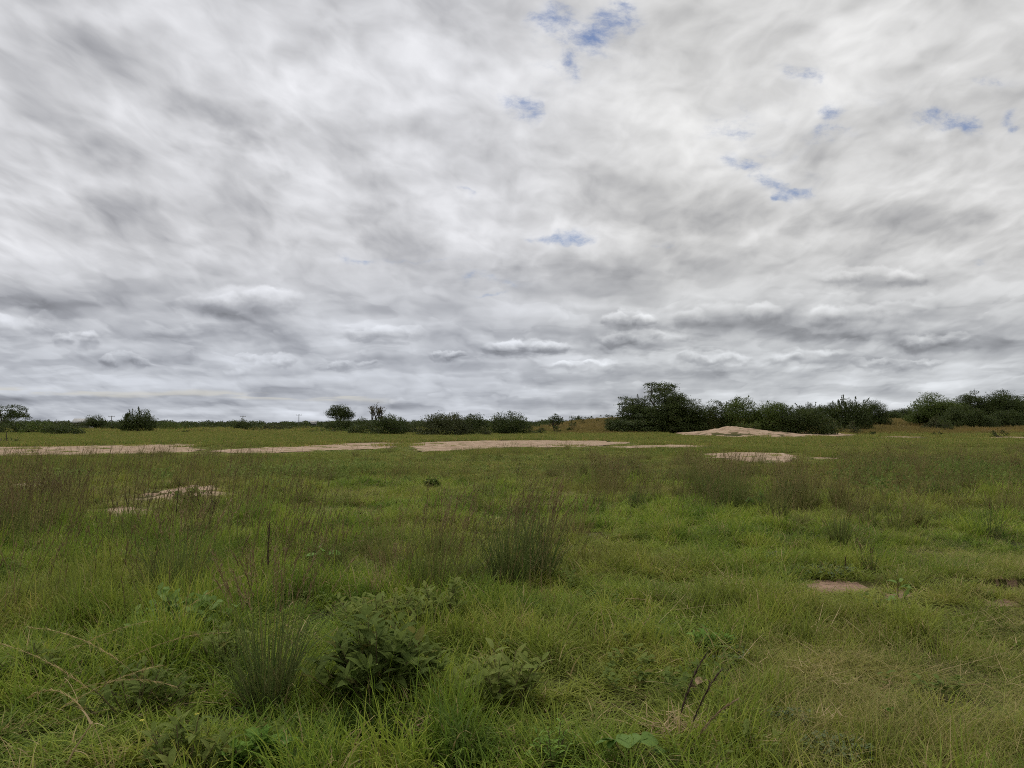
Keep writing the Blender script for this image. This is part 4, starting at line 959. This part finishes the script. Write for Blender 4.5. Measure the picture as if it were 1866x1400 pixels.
tussock(1524, 1000, 44, 100, 'small dark isolated rush tussock on the bright grass at right', 4, n=220, nst=4, bases=.2, bw=.010)
tussock(1795, 976, 120, 90, 'fanned blue green tussock near the right edge', 5, n=150, nst=4, lean0=.7, bases=.18)
tussock(1325, 934, 90, 110, 'dark upright tussock at the front of the long grass, right of the middle', 6, n=300, nst=16, bw=.012)
tussock(1440, 926, 80, 95, 'dark tussock at the front of the long grass, right of the light green bushy plant', 7, n=300, nst=12, bw=.012)
tussock(1160, 932, 34, 60, 'small dark tussock at the left front of the long grass', 8, n=200, nst=4, bw=.012)
tussock(330, 1090, 160, 200, 'loose tall grass clump with dark stems in front of the left bare patch', 9, n=300, nst=22, headmat='head', lean0=.35)
tussock(385, 975, 40, 90, 'narrow clump of dark seed stalks beside the left bare patch', 10, n=60, nst=10, mat='tall', headmat='darkhead')
tussock(62, 985, 90, 130, 'reddish feathery grass clump near the left edge', 11, n=120, nst=34, mat='tall', lean0=.3)
tussock(130, 960, 90, 110, 'reddish grass clump with dark stems, second from the left edge', 12, n=120, nst=24, mat='tall', headmat='darkhead')
tussock(5, 1010, 120, 130, 'feathery brown grass clump cut by the left edge', 13, n=140, nst=36, mat='tall')
tussock(240, 1000, 110, 120, 'thin dark grass clump below the smaller left bare patch', 14, n=130, nst=16, mat='tall', headmat='darkhead')
tussock(620, 1030, 90, 80, 'brownish thin tuft left of the straw coloured tuft', 15, n=120, nst=14, mat='tall')
tussock(700, 1095, 90, 110, 'straw coloured tuft with broken stems, centre left', 16, n=140, nst=12, mat='straw', dry=(.2, .8))
tussock(795, 1085, 150, 190, 'fine green clump of long blades left of the central dark tussock', 17, n=300, nst=16, mat='tall', lean0=.35, azbias=.0)
tussock(1045, 985, 90, 90, 'brown bushy tuft right of the central tussocks', 18, n=150, nst=16, mat='tall', dry=(.3, .8))
tussock(1002, 1112, 26, 52, 'stubby brown tuft of cut dead stems in the short grass', 19, n=110, nst=0, mat='head', lean0=.1, bases=.42, dry=(0, .6))
tussock(1404, 952, 24, 40, 'small brown stubby tuft in front of the long grass', 20, n=70, nst=0, mat='head', dry=(0, .6), bases=.4)
tussock(1088, 1026, 22, 36, 'small brown tuft on the short grass right of the centre', 21, n=60, nst=3, mat='head', dry=(0, .6), bases=.4)
tussock(1636, 962, 40, 50, 'brown low tuft on the right, in front of the reddish grass', 22, n=80, nst=5, mat='head', dry=(0, .6))
tussock(1578, 1040, 30, 60, 'dark tuft standing at the right end of the grey green creeping patch', 23, n=90, nst=4, bases=.3)
tussock(565, 918, 24, 40, 'small dark tuft in the middle field, left of the tiny pair', 24, n=90, nst=3)
tussock(616, 920, 18, 30, 'tiny dark tuft, left one of a pair in the middle field', 25, n=60, nst=2)
tussock(640, 916, 18, 30, 'tiny dark tuft, right one of a pair in the middle field', 26, n=60, nst=2)
tussock(465, 1090, 70, 100, 'sparse tuft of bent brown stems behind the nearest rush tussock', 27, n=80, nst=12, mat='tall')
tussock(1100, 905, 120, 75, 'wide reddish brown patch of seeding grass left of the long grass stand', 28, n=170, nst=30, mat='tall', bases=.4, lean0=.2)
tussock(880, 940, 60, 70, 'thin green tuft behind the central dark tussock', 29, n=110, nst=8, mat='tall')

# sparse tall stalks with dark heads, leaning, counted one by one
def stalk(px, py, h, az, lean, curve, label, seed, mat='tall', headmat='darkhead', n=1, hk=60, name='grass_stalk', cat='grass stalk', group=None, wd=.0045, head0=.7, hl=.03):
    g = np.random.default_rng(seed); r, d = root_at(name, px, py, label, cat, group); H = pxm(h, d)
    mb, mh = MB(), MB(); b = np.zeros((n, 3)); b[1:] = disc(g, n, .03)[1:]
    P = blades(mb, b, az + g.normal(0, .25, n), lean + g.normal(0, .05, n), H * (1 + g.normal(0, .08, n)), wd, curve + g.normal(0, .1, n), 14, dry=.4, g=g, tip=.4)
    heads(mh, P, g, head0, int(hk * 1.3), hl, .003 if name == 'grass_plume' else .0055, dry=.1, spread=.2)
    k = 14; blades(mb, disc(g, k, .03), g.uniform(0, 6.28, k), g.uniform(.1, .7, k), g.uniform(.1, .25, k), .006, g.uniform(.3, 1.5, k), 4, dry=.1, g=g)
    mb.obj('stalk', M[mat], r); mh.obj('seed_head', M[headmat], r)
SG = 'single seeding stalks leaning over the grass'
stalk(1222, 1405, 215, .35, .05, .75, 'stalk with a blackish plume leaning right, left one of the dark trio in the foreground', 31, head0=.52, hk=90, wd=.005, group=SG)
stalk(1228, 1400, 215, .25, .18, .70, 'stalk with a blackish plume, middle one of the dark trio in the foreground', 32, head0=.5, hk=80, wd=.005, group=SG)
stalk(1232, 1395, 200, .15, .40, .75, 'stalk with a brown plume leaning farthest right of the dark trio', 33, head0=.45, hk=90, wd=.005, group=SG, headmat='head')
stalk(1538, 1215, 190, 1.0, .0, .05, 'single thin upright stem in front of the small bare patch at right', 34, head0=.93, hk=12, group=SG)
stalk(488, 1290, 300, 1.3, .0, .06, 'dark seed spike rising straight from the nearest rush tussock', 35, head0=.78, hk=70, wd=.0045, group=SG)
stalk(322, 1085, 190, 1.2, .0, .12, 'tall dark spike standing highest before the left bare patch', 36, head0=.7, hk=60, wd=.006, group=SG)
stalk(375, 1030, 120, 1.0, .05, .2, 'dark spike to the right of the highest spike before the left bare patch', 37, head0=.6, hk=60, wd=.006, group=SG)
for i_, (px, py, h, az, cv, lab) in enumerate([(810, 1090, 190, .3, .75, 'arching stalk with a curved brown head, left of the central tussock'), (885, 1060, 165, .2, .8, 'arching stalk bending right over the central tussock'), (1060, 1010, 120, .4, .5, 'stalk leaning right at the right side of the central tussocks'),
        (1330, 930, 110, .9, .2, 'tall stalk sticking out above the long grass stand'), (640, 1100, 200, 2.9, .8, 'long stalk bowing left beside the straw coloured tuft'), (430, 1075, 120, .4, .3, 'upright reddish stalk behind the nearest rush tussock')]):
    stalk(px, py, h, az, .05, cv, lab, 50 + i_, headmat='head', wd=.005, group=SG)
# pale arching plumes at the lower left
PG = 'feathery plumes arching over the lower left corner'
for i_, (px, py, h, az, ln, cv, lab) in enumerate([
        (60, 1420, 190, 2.9, .25, 1.5, 'yellowish plume arching left out of the bottom left corner'), (215, 1400, 215, 2.8, .2, 1.9, 'bent plume curling over at the middle of the lower left corner'),
        (330, 1300, 290, 3.0, .7, 1.0, 'long plume lying almost flat towards the left edge, upper one'), (300, 1370, 320, 3.05, .75, .9, 'long plume lying almost flat towards the left edge, lower one'),
        (130, 1265, 260, .1, .9, .8, 'plume lying to the right above the lower left corner'), (20, 1330, 250, .0, .8, 1.1, 'plume entering from the left edge and drooping right'),
        (250, 1190, 190, .5, .8, .7, 'reddish plume reaching right, above the other lying plumes'), (-20, 1395, 260, .05, .95, .7, 'lowest plume entering from the left edge'),
        (40, 1250, 200, .2, .9, .6, 'thin plume lying right of the left edge')]):
    stalk(px, py, h * 1.25, az, ln, cv, lab, 70 + i_, mat='plume', headmat='plume', hk=130, head0=.45, group=PG, wd=.0032, hl=.034, name='grass_plume', cat='grass plume')
def straw(px, py, pts, label, seed, wd=.006, name='dry_stem', group='bleached dry stems', kinks=True):
    """a bleached bent stem: pts = (dx, dy, dz) in the photograph's pixels from its foot"""
    r, d = root_at(name, px, py, label, 'dry stem', group); mb = MB(); k = 1 / FPX * d; wd = wd * 1.5
    P = np.array([(0, 0, 0)] + [(a, b, c) for a, b, c in pts], float) * k
    tube(mb, P, wd * .6, wd * .25, 5, .8, .6)
    g = np.random.default_rng(seed)
    n = 4; b = P[g.integers(1, len(P), n)]; blades(mb, b, g.uniform(0, 6.28, n), g.uniform(.6, 2.2, n), g.uniform(.05, .12, n), wd, .8, 3, dry=.7, g=g)
    mb.obj('stem', M['straw'], r)
    r['category'] = 'dry stem'
straw(130, 1400, [(22, 0, 50), (50, 3, 95)], 'bleached stem standing kinked at the bottom of the left corner', 1, .007)
straw(545, 1120, [(-6, 0, 30), (-9, 0, 62)], 'pale upright broken stem behind the nearest rush tussock', 2)
straw(690, 1080, [(14, 5, 30), (28, 3, 42), (44, 0, 20), (52, 0, 5)], 'straw bent double beside the straw coloured tuft', 3, .008)
straw(640, 1015, [(8, 0, 32), (24, 0, 34), (40, 0, 8)], 'pale hooked straw above the straw coloured tuft', 4)
straw(725, 1070, [(60, 4, 26), (120, 8, 38)], 'long tan stem lying across the grass, left of the central tussock', 5)
straw(925, 1030, [(-10, 0, 50), (-24, 0, 30)], 'reddish bent stem over the central dark tussock', 6)
straw(1000, 985, [(-22, 0, 55)], 'straight pale straw leaning left through the central tussocks', 7)
straw(1505, 1240, [(-30, 4, 12), (-62, 2, 18), (-100, 0, 3)], 'thin branching straw lying on the worn grass at right', 8)
straw(1740, 1308, [(16, 0, 14), (38, 3, 6), (44, 0, -2)], 'pale kinked straw in the lower right corner', 9)
straw(1700, 1245, [(44, 0, 8), (78, 4, 10)], 'tan straw lying flat, right of the branching straw', 10)
straw(1560, 1253, [(40, 0, 12), (90, 0, 2)], 'tan straw lying flat between the branching straw and the right edge', 11)
straw(1808, 1190, [(30, 0, 26), (44, 3, 8)], 'pair of pale bent straws near the right edge', 12)
straw(1300, 1160, [(44, 0, 16), (84, 0, 10), (104, 0, 2)], 'pale stem lying right of the bright green herb', 13)
straw(1480, 1105, [(12, 0, 14), (36, 0, 4)], 'pale straw heap piece left below the small bare patch', 14)
straw(1625, 1250, [(-18, 0, 24)], 'short upright dry stick on the worn grass', 15)
straw(1190, 1140, [(-50, 6, 20), (-80, 0, 30)], 'arched dead stem on the grass right of the stubby brown tuft', 16)
straw(1210, 1110, [(-30, 6, 22), (-70, 0, 26)], 'second arched dead stem, just above the first', 17)
straw(745, 1310, [(3, 0, 40), (-1, 0, 62)], 'upright tan stem with flaking leaves in front of the leafy shrub', 18)

# leafy shrubs in the foreground
def leafy(px, py, w, h, label, seed, nst=12, L=.10, wd=.034, mat='shrub', name='leafy_shrub', cat='shrub', per=13, group=None, droop=(.3, 1.0), pitch=(.1, .9), fold=.3, leanmax=.75, stemr=.004):
    g = np.random.default_rng(seed); r, d = root_at(name, px, py, label, cat, group)
    W, H = pxm(w, d), pxm(h, d); ml, ms = MB(), MB()
    for k in range(nst):
        a = g.uniform(0, 6.28); q = math.sqrt(g.random()); ex, ey = math.cos(a) * q * W * .46, math.sin(a) * q * W * .34
        hh = H * (1 - .45 * q ** 2) * g.uniform(.7, 1.0); b0 = np.array([ex * .25, ey * .25, 0.0])
        top = np.array([ex, ey, hh]); mid_ = b0 * .5 + top * .5 + np.array([0, 0, hh * .10]) 
        t = np.linspace(0, 1, 7)[:, None]; P = (1 - t) ** 2 * b0 + 2 * t * (1 - t) * mid_ + t ** 2 * top
        tube(ms, P, stemr, stemr * .45, 5, g.random(), .2)
        n = per; tt = np.linspace(.25, 1, n) ** .8; idx = tt * 6; i0 = np.minimum(idx.astype(int), 5); f = (idx - i0)[:, None]
        o_ = P[i0] * (1 - f) + P[i0 + 1] * f; az = np.arange(n) * 2.4 + g.uniform(0, 6.28) + g.normal(0, .3, n)
        sz = (.65 + .5 * np.sin(tt * 3.0)) * g.uniform(.75, 1.2, n)
        leaves(ml, o_, az, g.uniform(*pitch, n) + .35 * tt, L * sz, wd * sz, g.uniform(*droop, n), 6, fold=fold, g=g, dry=np.where(g.random(n) < .05, .7, g.uniform(0, .1, n)))
    ms.obj('stem', M['stem'], r); ml.obj('leaves', M[mat], r)
    return r
leafy(690, 1285, 270, 185, 'bushy dark grey green shrub with pointed leaves, largest plant of the foreground', 101, nst=42, L=.145, wd=.048, per=10)
leafy(915, 1300, 235, 135, 'lower leafy plant with reddish stems right of the large foreground shrub', 102, nst=22, L=.115, wd=.038, per=9)
leafy(700, 1165, 240, 110, 'yellow green leafy growth behind the large foreground shrub', 103, nst=34, L=.12, wd=.036, per=8)
leafy(810, 1135, 150, 90, 'small leafy shrub behind and right of the large foreground shrub', 104, nst=12, L=.11, wd=.036, per=10)
leafy(345, 1165, 230, 110, 'round leaved green herb at the foot of the loose tall clump at left', 105, nst=22, L=.085, wd=.065, mat='pale', per=8, droop=(.1, .6), name='broadleaf_herb', cat='herb')
leafy(350, 1410, 230, 130, 'olive leafy herb beside the bright lobed herb in the bottom left', 106, nst=18, L=.09, wd=.028, per=9)
leafy(260, 1300, 260, 110, 'tangled leafy herb in the lower left behind the small yellow flowers', 107, nst=24, L=.09, wd=.028, per=7)
leafy(60, 1245, 160, 85, 'yellow green leafy herb close to the left edge', 108, nst=14, L=.09, wd=.03, per=9)
leafy(415, 1225, 150, 100, 'leafy herb left of the nearest rush tussock', 109, nst=18, L=.09, wd=.033, per=7)
leafy(1290, 1192, 90, 60, 'bright yellow green feathery herb on the short grass at right', 110, nst=16, L=.07, wd=.026, mat='bright', per=9, name='bright_herb', cat='herb')
leafy(446, 1410, 90, 75, 'bright green lobed herb at the bottom left, the lower of two', 111, nst=9, L=.085, wd=.05, mat='bright', per=7, name='bright_herb', cat='herb', droop=(.1, .5))
leafy(495, 1390, 90, 80, 'bright green lobed herb at the bottom left, the upper of two', 112, nst=9, L=.085, wd=.05, mat='bright', per=7, name='bright_herb', cat='herb', droop=(.1, .5))
leafy(1008, 1395, 120, 100, 'thin yellowish flowering herb in the bottom centre', 113, nst=16, L=.05, wd=.014, mat='bright', per=8, name='flowering_herb', cat='herb')
leafy(1625, 1095, 60, 50, 'upright herb with two pale leaves right of the creeping patch', 114, nst=3, L=.16, wd=.045, mat='pale', per=3, name='broadleaf_herb', cat='herb')
# broad rounded leaves near the bottom edge
def broad(px, py, label, seed, spec, mat='pale'):
    g = np.random.default_rng(seed); r, d = root_at('broadleaf_herb', px, py, label, 'herb', None); ml, ms = MB(), MB()
    for dx, dy, z, sz, az in spec:
        z += .07; sz *= 1.05; e = np.array([dx / FPX * d, dy, z]); tube(ms, [np.zeros(3), e * .5 + [0, 0, .02], e], .0035, .002, 5, .5)
        prof = np.array([.25, .85, 1.0, .92, .62, .12]) * (1 + g.normal(0, .05, 6))
        leaves(ml, e[None], az, .15, sz, sz * 1.05, .6, 5, fold=.12, prof=prof, g=g)
        leaves(ml, e[None], az + .9, .1, sz * .7, sz * .55, .6, 5, fold=.12, prof=prof, g=g); leaves(ml, e[None], az - .9, .1, sz * .7, sz * .55, .6, 5, fold=.12, prof=prof, g=g)
    ms.obj('stem', M['stem'], r); ml.obj('leaves', M[mat], r)
broad(800, 1325, 'pale green herb with a few broad rounded leaves below the large foreground shrub', 201, [(-22, 0, .06, .075, 3.4), (-4, .03, .09, .10, 5.0), (14, .0, .07, .07, 5.6), (38, .02, .08, .075, .2), (2, .05, .10, .08, 1.2)])
broad(1140, 1398, 'pale green herb with broad lobed leaves at the bottom edge, right of the middle', 202, [(-26, 0, .10, .09, 3.4), (0, .0, .12, .10, 4.6), (24, .02, .09, .08, .1), (48, .0, .05, .06, .3)])
broad(590, 1035, 'herb with flat bright green leaves behind the nearest rush tussock', 203, [(-10, 0, .10, .13, 3.3), (12, 0, .12, .13, .1), (0, .05, .13, .11, 1.5)], 'bright')
broad(118, 985, 'herb with broad grey green leaves between the reddish clumps at left', 204, [(-10, 0, .10, .14, 3.2), (10, 0, .10, .12, .2)], 'pale')
broad(1600, 1312, 'single pale yellow green leaf in the worn grass at right', 205, [(0, 0, .03, .06, .4)], 'bright')
# creeping plants
def creeping(px, py, w, hpx, label, seed, n=520, sz=.032, mat='creep'):
    g = np.random.default_rng(seed); r, d = root_at('creeping_plant', px, py, label, 'creeping plant', None); W = pxm(w, d)
    y0 = r.location.y; y1 = ground_at(px, py - hpx)[1]; D_ = (y1 - y0)
    a = g.uniform(0, 6.28, n); q = np.sqrt(g.random(n)); x = np.cos(a) * q * W / 2; y = D_ / 2 + np.sin(a) * q * D_ / 2
    z = hgt(x + r.location.x, y + y0) - r.location.z + g.uniform(.03, .09, n)
    ml, ms = MB(), MB(); leaves(ml, np.stack([x, y, z], -1), g.uniform(0, 6.28, n), g.uniform(-.2, .6, n), sz * g.uniform(.7, 1.3, n), sz * .75 * g.uniform(.8, 1.2, n), .6, 3, g=g)
    for k in range(14):
        i_ = g.integers(0, n, 4); tube(ms, np.stack([x[i_], y[i_], z[i_] - .02], -1)[np.argsort(x[i_])], .003, .002, 3, .4)
    ms.obj('runners', M['stem'], r); ml.obj('leaves', M[mat], r)
creeping(1510, 1056, 150, 40, 'grey green creeping plant matted above the small bare patch at right', 301, 900, .045)
creeping(1530, 1392, 130, 40, 'grey green creeping plant with small oval leaves near the bottom right', 302, 260, .026)
creeping(1320, 1214, 110, 26, 'dark creeping plant on worn ground below the bright feathery herb', 303, 260, .026)
creeping(1440, 1325, 80, 20, 'small creeping plant left of the dead leaf litter near the bottom right', 304, 130, .024)
# small things on the ground
def litter(px, py, label, seed, n=26, R=.09, name='straw_litter', cat='straw litter', mat='straw', L=.11, wd=.005):
    g = np.random.default_rng(seed); r, d = root_at(name, px, py, label, cat); mb = MB(); b = disc(g, n, R); b[:, 2] = g.uniform(.08, .16, n)
    blades(mb, b, g.uniform(0, 6.28, n), g.uniform(.8, 1.65, n), L * g.uniform(.5, 1.2, n), wd, g.uniform(-.3, .4, n), 3, dry=g.uniform(0, .5, n), g=g); mb.obj('stems', M[mat], r)
litter(1222, 1352, 'pile of tan dead stems at the foot of the dark plume trio', 401, 90, .13, wd=.007, L=.16)
litter(768, 1350, 'reddish nest of dead grass below the broad leaved herb', 402, 34, .08, mat='deadleaf')
litter(1500, 1335, 'tan curled litter in the worn grass near the bottom right', 403, 22, .07)
litter(1520, 1262, 'loose tan litter above the bottom right creeping plant', 404, 20, .07)
litter(1455, 1240, 'small tan straw cross left of the branching straw', 405, 12, .05)
litter(1380, 1380, 'tan straw scraps left of the bottom right creeping plant', 406, 16, .08)
litter(1565, 1130, 'tan grass scraps below the small bare patch', 407, 26, .12)
litter(655, 1140, 'pinkish dead leaves inside the yellow green growth', 408, 22, .10, mat='deadleaf', wd=.012, L=.08)
litter(1330, 1095, 'trampled straw left of the small bare patch', 409, 50, .3, L=.2)
litter(585, 1085, 'brown litter behind the nearest rush tussock', 410, 40, .14, mat='deadleaf')
def dead_leaf(px, py, label, seed, L=.12):
    g = np.random.default_rng(seed); r, d = root_at('dead_leaf', px, py, label, 'dead leaf', None); mb = MB()
    leaves(mb, np.array([[0, 0, .09]]), .7, .35, L, L * .45, .9, 7, fold=.5, g=g, rnd=.9); leaves(mb, np.array([[0.01, 0, .08]]), 2.3, .1, L * .6, L * .35, 1.2, 6, fold=.6, g=g, rnd=.4)
    mb.obj('blade', M['deadleaf'], r); ms = MB(); tube(ms, [(0, 0, .09), (-.03, -.01, .07), (-.06, 0, .05)], .002, .0015, 4, .3, .5); ms.obj('stalk', M['stem'], r)
dead_leaf(1262, 1265, 'curled brown dead leaf behind the dark plume trio', 1, .15)
dead_leaf(1648, 1122, 'small pale dead leaf on the short grass below the creeping patch', 2, .07)
# yellow flowers
def flower(px, py, h, label, seed):
    g = np.random.default_rng(seed); r, d = root_at('yellow_flower', px, py, label, 'flower', 'small yellow flowers in the lower left'); H = pxm(h, d)
    ms, mp = MB(), MB(); tube(ms, [(0, 0, 0), (.01, 0, H * .5), (0, 0, H)], .002, .0012, 5, .4); n = 5
    leaves(mp, np.repeat(np.array([[0, 0, H]]), n, 0), np.arange(n) * 1.2566, .5, .014, .011, .3, 4, g=g, fold=.2, prof=np.array([.3, .8, 1, .8, .3]))
    leaves(ms, np.array([[0, 0, H * .3], [0, 0, H * .5]]), [0.4, 3.4], .6, .04, .015, .5, 4, g=g)
    ms.obj('stem', M['pale'], r); mp.obj('petals', M['petal'], r)
flower(296, 1385, 58, 'small yellow flower on a thin pale stem, the lowest of the lower left', 1)
flower(344, 1340, 44, 'small yellow flower above and right of the lowest one', 2)
flower(272, 1335, 36, 'small whitish yellow flower left of the others', 3)
flower(370, 1330, 42, 'tiny yellow flower, rightmost of the lower left', 4)
flower(1064, 1380, 34, 'tiny yellow flower in the bottom centre', 5)
# pale scrap
g = np.random.default_rng(9); r, d = root_at('stone', 586, 1098, 'small pale grey stone in the litter behind the nearest rush tussock', 'stone')
import bmesh
bm = bmesh.new(); bmesh.ops.create_icosphere(bm, subdivisions=3, radius=.035)
for v in bm.verts: v.co = Vector((v.co.x * 1.4, v.co.y, v.co.z * .7)) * (1 + .22 * mnoise.noise(v.co * 30)) + Vector((0, 0, .07))
me = bpy.data.meshes.new('body'); bm.to_mesh(me); bm.free(); me.materials.append(M['wall']); me.polygons.foreach_set('use_smooth', [True] * len(me.polygons))
link(bpy.data.objects.new('body', me), r)
